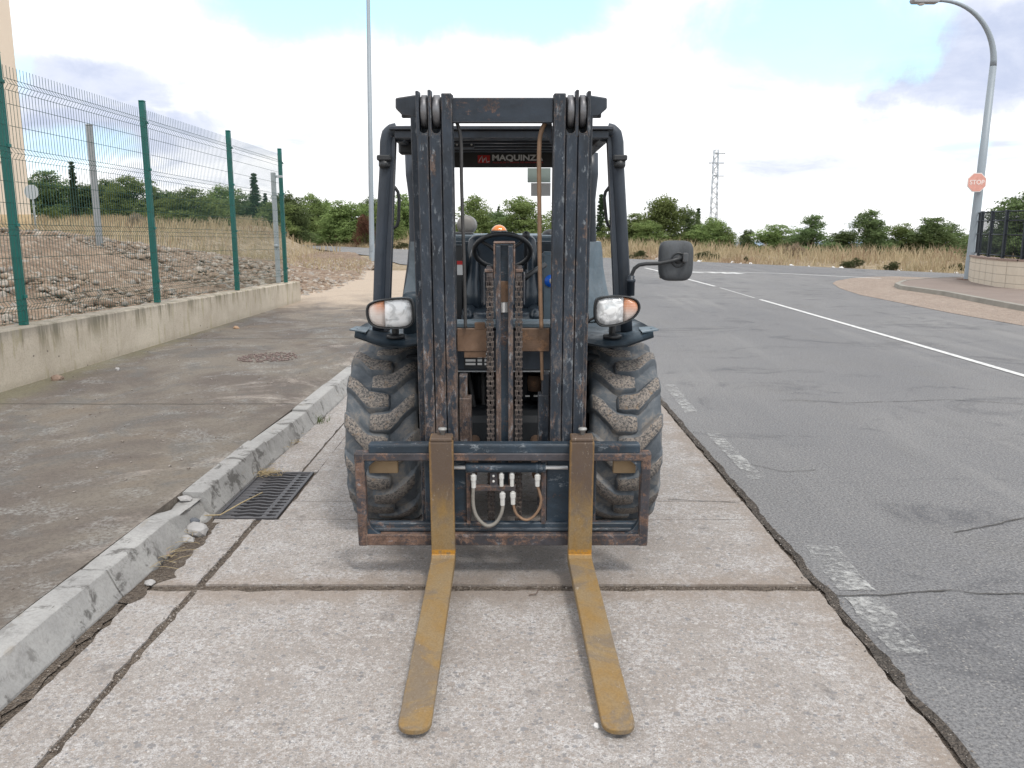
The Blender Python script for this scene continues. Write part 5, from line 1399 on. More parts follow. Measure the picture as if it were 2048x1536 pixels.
# barcode-like label: pale sticker with dark bars
lab = plain('sticker_white', (.60, .60, .60), .5, var=.05); x0, x1, u0, u1 = mrect(1001.5, 605, 1015, 625, .158)
MB().box(lx1 + .001, rx0 - .001, .160, .1645, u0, u1, .0, MT).build('sticker', lab, lc)
sb = MB()
for k, w_ in ((.06, .03), (.17, .05), (.62, .05), (.74, .03), (.86, .06)):
    sb.box(lx1 + (rx0 - lx1) * k, lx1 + (rx0 - lx1) * (k + w_), .158, .1595, u0, u1, 0, MT)
sb.build('sticker_print', M_BLK, lc)
MB().box(lx0 - .008, lx0 - .0005, .135, .18, ut_ - .14, ut_ + .004, .003, MT).box(rx1 + .0005, rx1 + .008, .135, .18, ut_ - .14, ut_ + .004, .003, MT).box(lx0 - .008, rx1 + .008, .136, .18, ut_ + .005, ut_ + .012, .003, MT).build('top_cap', M_RUST, lc)
x0, x1, u0, u1 = mrect(969, 537, 1046, 543, .16)
MB().box(x0, lx0 - .009, .13, .17, u0, u1, .003, MT).box(rx1 + .009, x1, .13, .17, u0, u1, .003, MT).build('chain_guard', M_RUST, lc)
# long rod inside centre, chains
def chain(xb, xt):
    x = (MP(xb, 860, .13)[0] + MP(xt, 560, .13)[0]) / 2
    ua = MP(xt, 548, .13)[1]; ub_ = MP(xb, 1040, .13)[1]
    mb = MB(); p = .0215; n = int((ua - ub_) / p)
    for i in range(n):
        u = ub_ + p * i
        for dx in ((-.0125, -.0065, .0065, .0125) if i % 2 else (-.0095, -.003, .003, .0095)):
            mb.box(x + dx - .0024, x + dx + .0024, .126, .144, u - .004, u + p - .001 + .004, .002, MT)
        mb.lathe([(.005, x - .0165), (.005, x + .0165)], (0, .135, u), 'x', 7, MT)
    o = mb.build('lift_chain', M_CHAIN, FL)
    MB().lathe([(.046, x - .014), (.05, x - .012), (.05, x + .012), (.046, x + .014)], (0, .178, ua - .02), 'x', 22, MT).build('chain_pulley', M_CHAIN, o)
    MB().box(x - .006, x + .006, .13, .14, ub_ - .03, ub_, .002, MT).build('chain_anchor', M_SILV, o)
    # side plates holding the pulley
    MB().box(x - .026, x - .019, .135, .21, ua - .13, ua + .0, .002, MT).box(x + .019, x + .026, .135, .21, ua - .13, ua + .0, .002, MT).build('pulley_cheek', M_BEAM, o)
chain(982, 978.5); chain(1039, 1036)
# vertical pipes / hoses beside the opening
hose('lift_hose', [(914, 246), (919, 262), (922, 290), (923, 360), (925, 430), (928, 520), (930, 600), (931, 656)], .18, .0072, M_HOSE)
hose('lift_hose', [(1090, 246), (1083, 262), (1079, 285), (1078, 340), (1079, 430), (1079.5, 520), (1081, 600), (1083, 656)], .18, .0095, M_HOSEB)
hose('lift_hose', [(1083, 700), (1084, 740), (1085, 760)], .205, .008, M_HOSEB)
# angled brace at beam corner right
q = [MP(1104, 247, .2), MP(1087, 247, .2), MP(1087, 262, .2), MP(1104, 290, .2)]
MB().prism([q[0], q[1], q[2], q[3]], .195, .21, 'y', .002, MT).build('beam_gusset', M_BEAM, FL)

# --- axle, chassis and front body
ch = MB().box(-.42, .345, 4.15, 6.35, .30, .60, .03).build('chassis', M_DARK, FL)
MB().lathe([(.09, -.60), (.11, -.3), (.16, -.12), (.16, .12), (.11, .3), (.09, .60)], (XC, 4.4, .46), 'x', 20).build('front_axle', M_DARK, FL)
MB().lathe([(.07, -.60), (.07, .60)], (XC, 6.0, .36), 'x', 12).build('rear_axle', M_DARK, FL)
# tilt cylinders from chassis to mast
for xx in (-.19, .12): MB().tube([(xx, 3.74, .42), (xx, 4.3, .50)], .028, 10).tube([(xx, 3.70, .415), (xx, 3.9, .44)], .018, 8).build('tilt_cylinder', M_BROWN, FL)
a = V(920, 656, 4.25); b = V(1100, 740, 4.25)
fp = MB().box(-.36, .285, 4.2, 4.26, b.z, a.z + .005, .012).build('front_panel', M_GUARD, FL)
MB().box(-.37, .295, 4.10, 4.27, V(1000, 652, 4.2).z, V(1000, 641, 4.2).z, .006).build('dash_sill', M_BODYL, FL)
MB().box(-.37, .295, 4.195, 4.25, V(1000, 742, 4.2).z - .004, V(1000, 742, 4.2).z + .001, .0).build('panel_lip', plain('bare_edge', (.3, .32, .34), .5), fp)
# warning plate: dark sign with rows of white blocks (unreadable in the photo)
wp = MB()
for (a_, b_, c_, d_) in ((931, 718.5, 951, 723), (931, 726, 951, 730), (955, 718.5, 964, 723), (955, 726, 964, 730), (955, 712, 964, 716), (952, 705, 964, 709.5), (969, 706, 975, 709.5), (969, 712, 974, 716), (969, 718.5, 973, 723), (969, 726, 973, 730)):
    p0 = V(a_, b_, 4.195); p1 = V(c_, d_, 4.195); wp.box(p0.x, p1.x, 4.193, 4.1965, p1.z, p0.z, 0)
p0 = V(928, 703, 4.198); p1 = V(978, 737, 4.198)
pl_ = MB().box(p0.x, p1.x, 4.1965, 4.1995, p1.z, p0.z, 0).build('warning_plate', M_BLK, fp); wp.build('printed_rows', lab, pl_)
# stuff in the engine bay opening under the panel
eb = MB(); eb.box(-.36, -.30, 4.26, 4.4, .3, b.z, .01).box(.23, .285, 4.26, 4.4, .3, b.z, .01); eb.build('bay_pillar', M_DARK, fp)
eg = MB().box(-.25, .17, 4.55, 5.2, .45, .80, .03).box(-.2, .1, 4.42, 4.56, .62, .78, .02)
eng = eg.build('transmission', M_DARK, FL)
for k in range(3): MB().tube([(-.24 + .06 * k, 4.45, .42), (-.2 + .05 * k, 4.38, .6), (-.25 + .09 * k, 4.42, .86)], .012, 8).build('bay_hose', M_HOSE, eng)
p0 = V(958, 865, 4.3); MB().box(p0.x, p0.x + .055, 4.3, 4.4, p0.z - .06, p0.z, .004).build('valve_block', M_BLK, eng)
for xx in (1055, 1072): 
    p0 = V(xx, 792, 4.3); MB().box(p0.x - .012, p0.x + .012, 4.3, 4.31, p0.z - .005, p0.z + .003, .001).build('terminal', M_SILV, eng)
p0 = V(1070, 765, 4.3); MB().lathe([(.035, 0), (.04, -.03), (.035, -.08)], (p0.x, 4.34, p0.z + .03), 'z', 14).build('filter', M_BROWN, eng)
# floor
MB().box(-.55, .47, 4.26, 5.1, .86, .90, .01).build('floor_plate', M_DARK, FL)

# --- fenders
def fender(s_):
    xi = XC + s_ * .36; pts = []
    prof = [(3.955, 1.012), (3.975, 1.030), (4.05, 1.040), (4.3, 1.036), (4.7, 1.02), (4.88, .96), (4.98, .85)]
    vs = []; fs = []; xs_l = [XC + s_ * q for q in (.36, .48, .58, .66, .715)]; dz_ = [0, -.006, .0, .010, .022]
    k = len(xs_l)
    for layer, off in ((0, 0), (1, -.008)):
        for (y, z) in prof:
            for i, x in enumerate(xs_l):
                frontlip = -.022 * sin(min(1, i / 3.2) * pi) if y < 4 else -.012 * sin(min(1, i / 3.2) * pi) * (y < 4.1)
                vs.append((x, y + (.03 * (i / 4) ** 2 if y < 4 else 0) + mnoise.noise(Vector((x * 6, y * 3, 1))) * .004, z + dz_[i] + frontlip + off))
    n = len(prof)
    for layer in (0, 1):
        o = layer * n * k
        for j in range(n - 1):
            for i in range(k - 1):
                q = (o + j * k + i, o + j * k + i + 1, o + (j + 1) * k + i + 1, o + (j + 1) * k + i); fs.append(q)
    o = n * k
    for i in range(k - 1): fs.append((i, i + 1, o + i + 1, o + i))
    for j in range(n - 1): a, b = j * k + k - 1, (j + 1) * k + k - 1; fs.append((a, b, o + b, o + a))
    f_ = MB().raw(vs, fs, True).build('fender', M_BODY, FL)
    # rubber-like flap sticking out at the outer side
    x = XC + s_ * .66
    MB().raw([(x, 3.99, 1.052), (x + s_ * .085, 4.02, 1.062), (x + s_ * .07, 4.12, 1.066), (x, 4.12, 1.060), (x, 3.99, 1.046), (x + s_ * .085, 4.02, 1.056), (x + s_ * .07, 4.12, 1.060), (x, 4.12, 1.054)],
             [(0, 1, 2, 3), (4, 5, 1, 0), (5, 6, 2, 1), (6, 7, 3, 2)]).build('fender_flap', M_BODYL, f_)
    MB().box(XC + s_ * .36 - .02, XC + s_ * .36 + .02, 3.99, 4.9, .62, 1.0, .006).build('fender_inner', M_DARK, f_)
fender(-1); fender(1)

# --- wheels
def mat_tyre():
    m, t = material('tyre_rubber'); p = t.pos(); n = t.noise(p, 6, 6, .7, .5); n2 = t.noise(p, 60, 5, .8)
    c = t.mix(t.st(n, .3, .7), (.060, .072, .086), (.140, .155, .170)); c = t.mix(t.m('MULTIPLY', t.st(n, .48, .62), t.st(n2, .4, .6, .3, .9)), c, (.22, .195, .17))
    c = t.mix(t.st(t.noise(p, 3.5, 5, .7), .62, .72, 0, .4), c, (.24, .19, .14))
    finish(t, c, .72, 0, t.bump(n2, .25, .004), .4); return m
def mat_lug():
    m, t = material('dusty_lug_top'); p = t.pos(); n = t.noise(p, 9, 6, .7, .5); n2 = t.noise(p, 95, 5, .85); n3 = t.noise(p, 30, 6, .8)
    c = t.mix(t.st(n, .3, .7), (.225, .20, .18), (.34, .295, .255)); c = t.mix(t.st(n2, .54, .44, 0, .9), c, (.055, .060, .066))
    c = t.mix(t.st(n3, .56, .66, 0, .7), c, (.27, .185, .115)); c = t.mix(t.st(n3, .42, .32, 0, .7), c, (.06, .065, .072))
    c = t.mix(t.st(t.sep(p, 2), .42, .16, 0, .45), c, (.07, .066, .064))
    finish(t, c, .85, 0, t.bump(t.m('ADD', n2, n3), .6, .006), .3); return m
M_TYRE = mat_tyre(); M_LUG = mat_lug()
M_RIM = plain('wheel_rim', (.25, .24, .22), .55, .2, .3)
def wheel(xc, yc, Rt, W, nl, phase, steps=True):
    """Rt outer radius over lugs, W half width"""
    r = thing_part = bpy.data.objects.new('wheel', None); COL.objects.link(r); r.parent = FL; ROOT[r] = ROOT[FL]
    k = Rt / .47; Wk = W / .175
    prof = [(.245, -.125), (.25, -.150), (.285, -.166), (.345, -.174), (.398, -.172), (.428, -.158), (.440, -.12), (.443, 0), (.440, .12), (.428, .158), (.398, .172), (.345, .174), (.285, .166), (.25, .150), (.245, .125)]
    mb = MB(); mb.lathe([(a * k, b * Wk) for a, b in prof], (xc, yc, Rt - .004), 'x', 72, caps=False)
    px_ = np.array([-.190, -.178, -.172, -.158, -.12, 0, .12, .158, .172, .178, .190]); pr = np.array([.33, .36, .398, .428, .440, .443, .440, .428, .398, .36, .33])
    zc = Rt - .004
    for s_ in (-1, 1):
        for i in range(nl):
            base = 2 * pi * (i + (0 if s_ < 0 else .5)) / nl + phase
            rr = random.Random(i * 7 + s_); jit = rr.uniform(-.006, .006)
            path = [(-.050, -.006, .022), (-.042, -.005, .034), (-.015, -.002, .040), (.020, 0, .042), (.052, .008, .044), (.070, .042, .045), (.092, .095, .043), (.120, .160, .041), (.148, .225, .039), (.164, .255, .038), (.176, .275, .035), (.184, .285, .026)]
            rows = []; jw = rr.uniform(.92, 1.06)
            for j, (x, th, hw) in enumerate(path):
                X = x * s_; hgt = (.006, .027, .031, .032, .032, .032, .032, .032, .031, .034, .040, .012)[j]
                R0 = float(np.interp(X, px_, pr)); hw_ = hw * jw / .45
                Rtp = min(.474, R0 + hgt)
                if Rtp < R0 + .002: Rtp = R0 + .002
                row = []
                for (dth, rad) in ((-hw_ * 1.50, R0 - .008), (-hw_ * 1.14, R0 + (Rtp - R0) * .35), (-hw_ * .96, Rtp - .005), (-hw_ * .84, Rtp), (0, Rtp + .0005), (hw_ * .84, Rtp), (hw_ * .96, Rtp - .005), (hw_ * 1.14, R0 + (Rtp - R0) * .35), (hw_ * 1.50, R0 - .008)):
                    a = base + th + dth + jit + .011 * mnoise.noise(Vector((j * .9, i * 2.2 + dth * 14, s_)))
                    xx = X + .005 * mnoise.noise(Vector((j * .8, i * 3.1, dth * 30)))
                    row.append((xc + xx * Wk, yc - rad * k * cos(a), zc + rad * k * sin(a)))
                rows.append(row)
            vs = [p for row in rows for p in row]; n = 9; o0 = len(mb.v)
            for p in vs: mb.v.append(Vector(p))
            for j in range(len(path) - 1):
                for q in range(n - 1):
                    fc = (j * n + q, j * n + q + 1, (j + 1) * n + q + 1, (j + 1) * n + q)
                    if s_ < 0: fc = fc[::-1]
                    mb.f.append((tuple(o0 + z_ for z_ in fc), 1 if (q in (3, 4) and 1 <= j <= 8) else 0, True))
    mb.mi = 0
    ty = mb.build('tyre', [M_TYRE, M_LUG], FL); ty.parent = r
    rm = MB().lathe([(.245 * k, -.13 * Wk), (.235 * k, -.12 * Wk), (.20 * k, -.05 * Wk), (.08 * k, -.04 * Wk), (.08 * k, -.10 * Wk), (.05, -.10 * Wk), (.05, .10 * Wk), (.08 * k, .10 * Wk), (.08 * k, .04 * Wk), (.2 * k, .05 * Wk), (.235 * k, .12 * Wk), (.245 * k, .13 * Wk)], (xc, yc, zc), 'x', 36, caps=False).build('rim', M_RIM, FL); rm.parent = r
wheel(-.645, 4.41, .472, .178, 14, .10)
wheel(.563, 4.41, .472, .178, 14, .31)
wheel(-.55, 6.0, .36, .12, 18, 0); wheel(.48, 6.0, .36, .12, 18, .1)

# --- headlights
M_LENS = bpy.data.materials.new('headlight_lens'); M_LENS.use_nodes = True; t = T(M_LENS.node_tree)
o_ = t.pos(); nn_ = t.noise(o_, 17, 3, .6, .6); cc_ = t.noise(o_, 22, 3, .5, 1.2)
finish(t, t.mix(t.st(cc_, .36, .60), (.55, .56, .57), (.93, .94, .95)), .10, 0, t.bump(cc_, .15, .02), .8, **{'Coat Weight': .6})
M_IND, t = material('indicator_lens'); o_ = t.pos()
ln = t.m('ABSOLUTE', t.m('SUBTRACT', t.m('MODULO', t.m('MULTIPLY', t.sep(o_, 2), 130), 1), .5)); top = t.st(t.sep(o_, 2), 1.130, 1.195)
cx_ = t.m('ABSOLUTE', t.m('SUBTRACT', t.sep(o_, 0), -.02)); inner = t.st(cx_, .615, .575)
col_ = t.mix(t.m('MULTIPLY', t.m('ADD', t.m('MULTIPLY', top, .75), .12), t.st(cx_, .64, .60, .35, 1)), (.68, .64, .61), (.62, .20, .055))
finish(t, t.mix(t.m('MULTIPLY', t.st(ln, .3, .5), .35), col_, (.8, .72, .66)), .12, 0, t.bump(ln, .6, .002), .7, **{'Coat Weight': .5})
def headlight(poly, split, s_):
    D = 3.93; P = [V(x, y, D) for x, y in poly]; P2 = [(p.x, p.z) for p in P]
    c = Vector((sum(p[0] for p in P2) / len(P2), sum(p[1] for p in P2) / len(P2)))
    def smooth_poly(pts, it=2):
        for _ in range(it):
            q = []
            for i in range(len(pts)):
                a = Vector(pts[i]); b = Vector(pts[(i + 1) % len(pts)]); q += [tuple(a.lerp(b, .25)), tuple(a.lerp(b, .75))]
            pts = q
        return pts
    S = smooth_poly(P2); n = len(S)
    def ring(k, y): return [((p[0] - c.x) * k + c.x, y, (p[1] - c.y) * k + c.y) for p in S]
    rings = [(.86, D + .015), (.90, D - .008), (.955, D - .020), (1.0, D - .006), (1.0, D + .03), (.86, D + .09), (.5, D + .13), (.2, D + .135)]
    vs = []; fs = []
    for k, y in rings: vs += ring(k, y)
    for j in range(len(rings) - 1):
        for i in range(n): fs.append((j * n + i, j * n + (i + 1) % n, (j + 1) * n + (i + 1) % n, (j + 1) * n + i))
    fs.append(tuple((len(rings) - 1) * n + i for i in range(n)))
    h_ = MB().raw(vs, fs, True).build('headlight', M_BLK, FL)
    xs_ = V(split, 620, D).x
    # lens: clipped grid dome
    def clip(pts, keep_left):
        out = []
        for i in range(len(pts)):
            a, b = pts[i], pts[(i + 1) % len(pts)]
            ia = (a[0] < xs_) == keep_left; ib = (b[0] < xs_) == keep_left
            if ia: out.append(a)
            if ia != ib: q = (xs_ - a[0]) / (b[0] - a[0]); out.append((xs_, a[1] + (b[1] - a[1]) * q))
        return out
    Sin = [((p[0] - c.x) * .90 + c.x, (p[1] - c.y) * .89 + c.y) for p in S]
    for keep, nm, mat in ((True, None, None), (False, None, None)):
        q = clip(Sin, keep); lens = (keep and s_ > 0) or (not keep and s_ < 0)
        cc = (sum(p[0] for p in q) / len(q), sum(p[1] for p in q) / len(q)); m_ = len(q); vs = []; fs = []
        for k, y in ((1, D + .002), (.93, D - .010), (.6, D - .017)): vs += [((p[0] - cc[0]) * k + cc[0], y, (p[1] - cc[1]) * k + cc[1]) for p in q]
        vs.append((cc[0], D - .019, cc[1]))
        for j in range(2):
            for i in range(m_): fs.append((j * m_ + i, j * m_ + (i + 1) % m_, (j + 1) * m_ + (i + 1) % m_, (j + 1) * m_ + i))
        for i in range(m_): fs.append((2 * m_ + i, 2 * m_ + (i + 1) % m_, 3 * m_))
        MB().raw(vs, fs, True).build('lens' if lens else 'indicator', M_LENS if lens else M_IND, h_)
    MB().tube([(c.x, D + .08, c.y), (c.x, D + .09, 1.05), (c.x, D + .09, 1.015)], .018, 8).lathe([(.045, 0), (.045, .014), (.03, .02)], (c.x, D + .09, 1.02), 'z', 14).build('mount', M_BLK, h_)
headlight([(731, 612), (744, 602), (780, 596), (818, 594), (827, 602), (830, 628), (828, 648), (815, 657), (778, 659), (746, 655), (733, 640)], 769, -1)
headlight([(1281, 605), (1268, 594), (1238, 590), (1196, 593), (1189, 603), (1187, 628), (1190, 645), (1203, 655), (1236, 652), (1266, 640), (1281, 622)], 1247, 1)
# round tubes behind the headlights and cables
for (px0, px1, D) in ((808, 842, 4.15),):
    p0 = V(px0, 583, D); p1 = V(px1, 583, D); xm = (p0.x + p1.x) / 2
    MB().lathe([(.05, 1.0), (.05, p0.z - .03), (.046, p0.z - .012), (.03, p0.z), (.005, p0.z + .003)], (xm, D, 0), 'z', 18).build('air_intake', M_BODY, FL)
MB().tube([V(826, 628, 4.0), V(836, 634, 4.02), V(850, 642, 4.05)], .004, 6).build('headlight_cable', M_HOSE, FL)
MB().tube([V(1192, 634, 4.0), V(1180, 640, 4.02), V(1168, 652, 4.05)], .007, 6).build('headlight_cable', M_HOSE, FL)

# --- overhead guard
ZR = V(1000, 254, 4.1).z; zu = V(1000, 276, 4.1).z
xl0, xr0 = V(778, 254, 4.1).x, V(1228, 254, 4.1).x
rf = MB(); rf.box(xl0, xr0, 4.1, 5.36, ZR - .012, ZR + .006, .004); rf.box(xl0 + .02, xr0 - .02, 4.12, 4.165, zu, ZR - .0125, .004); roof = rf.build('roof', M_GUARD, FL)
MB().box(xl0 + .01, xl0 + .06, 4.166, 5.34, zu - .01, ZR - .013, .01).box(xr0 - .06, xr0 - .01, 4.166, 5.34, zu - .01, ZR - .013, .01).build('roof_side_rail', M_GUARD, roof)
rb = MB()
for k in range(5): y = 4.34 + .17 * k; rb.box(xl0 + .061, xr0 - .061, y, y + .045, ZR - .034, ZR - .013, .004)
rb.build('roof_slat', M_GUARD, roof)
# rear header with the dealer's sign
p0 = V(900, 290, 5.32); p1 = V(1105, 335, 5.32)
hd = MB().box(xl0 + .05, xr0 - .03, 5.345, 5.358, p1.z + .005, ZR - .0135, .003).build('rear_header', M_DARK, roof)
sgb = MB().box(p0.x - .02, p1.x + .10, 5.322, 5.332, p1.z, ZR - .0135, .002).build('sign_board', M_BLK, FL)
M_TXT = plain('sign_text_white', (.62, .63, .64), .5, var=.05); M_REDT = plain('sign_red_paint', (.48, .022, .022), .5, var=.1); M_TXTR = plain('small_red_text', (.36, .03, .03), .5, var=.05)
a = V(955.5, 310.5, 5.32); b = V(980, 326, 5.32)
lg = MB().box(a.x, b.x, 5.317, 5.3215, b.z, a.z, 0).build('logo', M_REDT, sgb)
lm = MB()   # stylised white M stroke
def stroke(pts, wd):
    P3 = [V(x, y, 5.316) for x, y in pts]; lm.tube(P3, wd, 5)
stroke([(957.5, 324), (961, 317), (964.5, 311.5), (965, 318), (965.5, 324.5)], .0026); stroke([(965.5, 324.5), (969, 318), (972, 314), (972.5, 320), (974, 324.5), (978.5, 322.5)], .0026)
lm.build('logo_mark', M_TXT, lg)
a = V(984, 322, 5.36); b = V(1072, 310, 5.36)
def fit_text(body, pxl, pxr, pyt, pyb, D, mat, parent, bold):
    L0 = V(pxl, (pyt + pyb) / 2, D); L1 = V(pxr, (pyt + pyb) / 2, D); hh = V(pxl, pyt, D).z - V(pxl, pyb, D).z
    size = hh / .70
    o = text(body, size, (L0.x, D, L0.z), RX, mat, parent, 'sign_lettering', .0006, bold, 1.0, 'LEFT')
    xs_ = [v.co.x for v in o.data.vertices]; w0_ = max(xs_) - min(xs_); k = (L1.x - L0.x) / w0_; x_ = min(xs_); zm = [v.co.z for v in o.data.vertices]; zc_ = (max(zm) + min(zm)) / 2
    for v in o.data.vertices:
        v.co.x = (v.co.x - x_) * k + L0.x - ROOT[parent].x; v.co.z += (L0.z - ROOT[parent].z) - zc_
    return o
fit_text('MAQUINZA', 984.5, 1086, 310.8, 321.8, 5.318, M_TXT, sgb, .0016)
fit_text('ALQUILER Y VENTA DE MAQUINARIA', 985, 1087, 323.6, 326.6, 5.318, M_TXTR, sgb, .0002)
# small box and lamp under the roof front
a = V(905, 279, 4.6); b = V(948, 295, 4.6); o = MB().box(a.x, b.x, 4.6, 4.66, b.z, a.z, .004).build('roof_box', M_GUARD, roof)
for xx in (914, 943): c = V(xx, 289, 4.598); MB().lathe([(.006, 0), (.006, -.004)], tuple(c), 'y', 8).build('screw', M_SILV, o)
a = V(797, 280, 4.4); MB().box(a.x, a.x + .09, 4.38, 4.46, a.z - .07, a.z - .01, .01).build('work_light', M_BLK, roof)
MB().tube([V(800, 300, 4.4), V(808, 296, 4.4), V(822, 288, 4.4)], .010, 8).build('work_light_arm', M_BLK, roof)
# pillars
def pillar(side_, pts_outer, pts_inner, D, name='front_pillar'):
    # round outer tube
    P3 = [V(x, y, D) for x, y in pts_outer]
    out = []
    for i in range(len(P3) - 1):
        for k in range(4): out.append(P3[i].lerp(P3[i + 1], k / 4))
    out.append(P3[-1])
    o = MB().tube(out, .031, 14, sx=1).build(name, M_GUARD, FL)
    a0, a1 = V(*pts_inner[0], D), V(*pts_inner[1], D); w_ = .034
    dx = (a1.x - a0.x)
    vs = []
    for (p, ) in ((a0,), (a1,)):
        vs += [(p.x - w_ / 2, D - .012, p.z), (p.x + w_ / 2, D - .012, p.z), (p.x + w_ / 2, D + .05, p.z), (p.x - w_ / 2, D + .05, p.z)]
    MB().raw(vs, [(0, 1, 5, 4), (1, 2, 6, 5), (2, 3, 7, 6), (3, 0, 4, 7), (0, 3, 2, 1), (4, 5, 6, 7)]).build('pillar_flange', M_GUARD, o)
    return o
pL = pillar(-1, [(793, 259), (784, 261), (776, 268), (772.5, 285), (771.5, 340), (762, 500), (757, 660)], [(784, 272), (771, 662)], 4.15)
pR = pillar(1, [(1215, 259), (1223, 261), (1231, 268), (1234.5, 285), (1236, 340), (1245, 500), (1252.5, 662)], [(1221.5, 272), (1238, 662)], 4.15)
for pil, xx in ((pL, 769.5), (pR, 1239)):
    c = V(xx, 317, 4.13); MB().box(c.x - .033, c.x + .033, 4.09, 4.17, c.z - .012, c.z + .014, .005).lathe([(.022, -.045), (.028, -.035), (.028, -.012)], (c.x, 4.12, c.z), 'z', 12).build('clamp', M_BLK, pil)
# rear pillars: upper block and long tube
for (xa, xb, ya, xc2, xd, s_) in ((810, 838, 300, 823, 839, -1), (1172, 1192, 306, 1174, 1190, 1)):
    D = 5.30; a0 = V((xa + xb) / 2, 288, D); a0.z = min(a0.z, ZR - .02); a1 = V((xa + xb) / 2 + (2 if s_ < 0 else 0), 350, D); a2 = V(829 if s_ < 0 else 1180, 400, D); a3 = V(829 if s_ < 0 else 1182, 480, D); a4 = V(825 if s_ < 0 else 1187, 530, D); a5 = V(815 if s_ < 0 else 1196, 600, D); a6 = V(810 if s_ < 0 else 1200, 660, D)
    o = MB().tube([a0, a1, a2, a3, a4, a5, a6], [.045, .045, .034, .033, .034, .035, .035], 12).build('rear_pillar', M_GUARD, FL)
c = V(1183, 332, 5.3); MB().box(c.x - .03, c.x + .035, 5.3, 5.38, c.z - .03, c.z + .03, .006).build('bracket', M_GUARD, FL)
c = V(825, 335, 5.3); MB().box(c.x - .03, c.x + .035, 5.3, 5.38, c.z - .035, c.z + .03, .006).build('bracket', M_BROWN, FL)
# grab handles
for pts in ([(785, 374), (790, 375), (796, 384), (798.5, 400), (797, 440), (794, 452), (788, 456), (781, 452)], [(1223, 374), (1218, 375), (1211, 384), (1208.5, 396), (1213, 440), (1216, 450), (1222, 456), (1230, 452)]):
    MB().tube([V(x, y, 4.22) for x, y in pts], .0085, 8).build('grab_handle', M_BLK, FL)
# --- mirror
ar = [(1263, 590), (1263, 560), (1264, 548), (1269, 537), (1278, 530), (1292, 527.5), (1318, 527), (1342, 522), (1370, 514)]
mi = MB().tube([V(x, y, 4.08 - .002 * i) for i, (x, y) in enumerate(ar)], .0095, 8).build('mirror_arm', M_BLK, FL)
c = V(1262, 560, 4.08); MB().lathe([(.019, -.075), (.019, -.01), (.022, -.01), (.022, .004), (.016, .006), (.018, .02), (.012, .022)], tuple(c), 'z', 14).build('arm_socket', M_GUARD, mi)
hx0, hx1, hz0, hz1 = V(1318, 520, 4.12).x, V(1386, 520, 4.12).x, V(1350, 562, 4.12).z, V(1350, 481, 4.12).z
hm = MB(); cxm, czm = (hx0 + hx1) / 2, (hz0 + hz1) / 2; hw_, hh_ = (hx1 - hx0) / 2, (hz1 - hz0) / 2
def rr_ring(k, y, n=10, e=4.2, tw=0.0):
    out = []
    for i in range(4 * n):
        a = 2 * pi * i / (4 * n); ca, sa = cos(a), sin(a)
        out.append((cxm + hw_ * k * math.copysign(abs(ca) ** (2 / e), ca) * (1 + .035 * sa), y, czm + hh_ * k * math.copysign(abs(sa) ** (2 / e), sa)))
    return out
rings = [(.05, 4.083), (.55, 4.084), (.85, 4.088), (.96, 4.098), (1.0, 4.118), (1.0, 4.145), (.94, 4.15)]
vs = []; fs = []; n_ = 40
for k, y in rings: vs += rr_ring(k, y)
for j in range(len(rings) - 1):
    for i in range(n_): fs.append((j * n_ + i, (j + 1) * n_ + i, (j + 1) * n_ + (i + 1) % n_, j * n_ + (i + 1) % n_))
fs.append(tuple(range(n_))); fs.append(tuple((len(rings) - 1) * n_ + i for i in range(n_))[::-1])
mh = hm.raw(vs, fs, True).build('mirror_shell', M_MIR, mi)
c = V(1357, 520, 4.08); MB().lathe([(.038, 0), (.036, -.006), (.030, -.006), (.028, -.002), (.020, -.002), (.018, -.012), (.004, -.014)], (c.x, 4.086, c.z), 'y', 24).build('mirror_boss', M_BLK, mh)
c = V(1370, 514, 4.06); MB().box(c.x - .012, c.x + .014, 4.045, 4.082, c.z - .026, c.z + .020, .006, seg=2).build('arm_clamp', M_MIR, mi)
MB().box(hx0 + .01, hx1 - .01, 4.1505, 4.153, hz0 + .01, hz1 - .01, 0).build('mirror_glass', plain('mirror_glass', (.8, .82, .85), .03, 1, .02), mh)

# --- operator's place: steering wheel, seat, hood, beacon
n_ = Vector((0, .62, .78)).normalized(); cs = V(1005, 503, 4.66); rS = V(1065, 503, 4.66).x - cs.x - .010
e1 = Vector((1, 0, 0)); e2 = n_.cross(e1)
sw = MB().tube([cs + e1 * rS * cos(a) + e2 * rS * sin(a) for a in np.linspace(0, 2 * pi, 41)[:-1]], .0135, 10, closed=True).build('steering_wheel', M_BLK, FL)
hub = cs - n_ * .035
for k, a in enumerate((radians(40), radians(140), radians(270))):
    e = cs + e1 * rS * .96 * cos(a) - e2 * rS * .96 * sin(a)
    MB().tube([hub, hub.lerp(e, .5) + n_ * .006, e], [.013, .010, .009], 8).build('spoke', M_BLK, sw)
MB().tube([hub + n_ * .02, hub - n_ * .03], [.045, .05], 18).build('hub', M_BLK, sw)
MB().tube([hub - n_ * .03, Vector((hub.x, hub.y - .12, hub.z - .2)), Vector((hub.x, 4.34, 1.04))], [.045, .05, .06], 14).build('steering_column', M_BODY, FL)
MB().tube([V(1090, 530, 4.7), V(1068, 542, 4.62), V(1050, 556, 4.56)], [.014, .013, .016], 10).build('lever', M_BLK, FL)
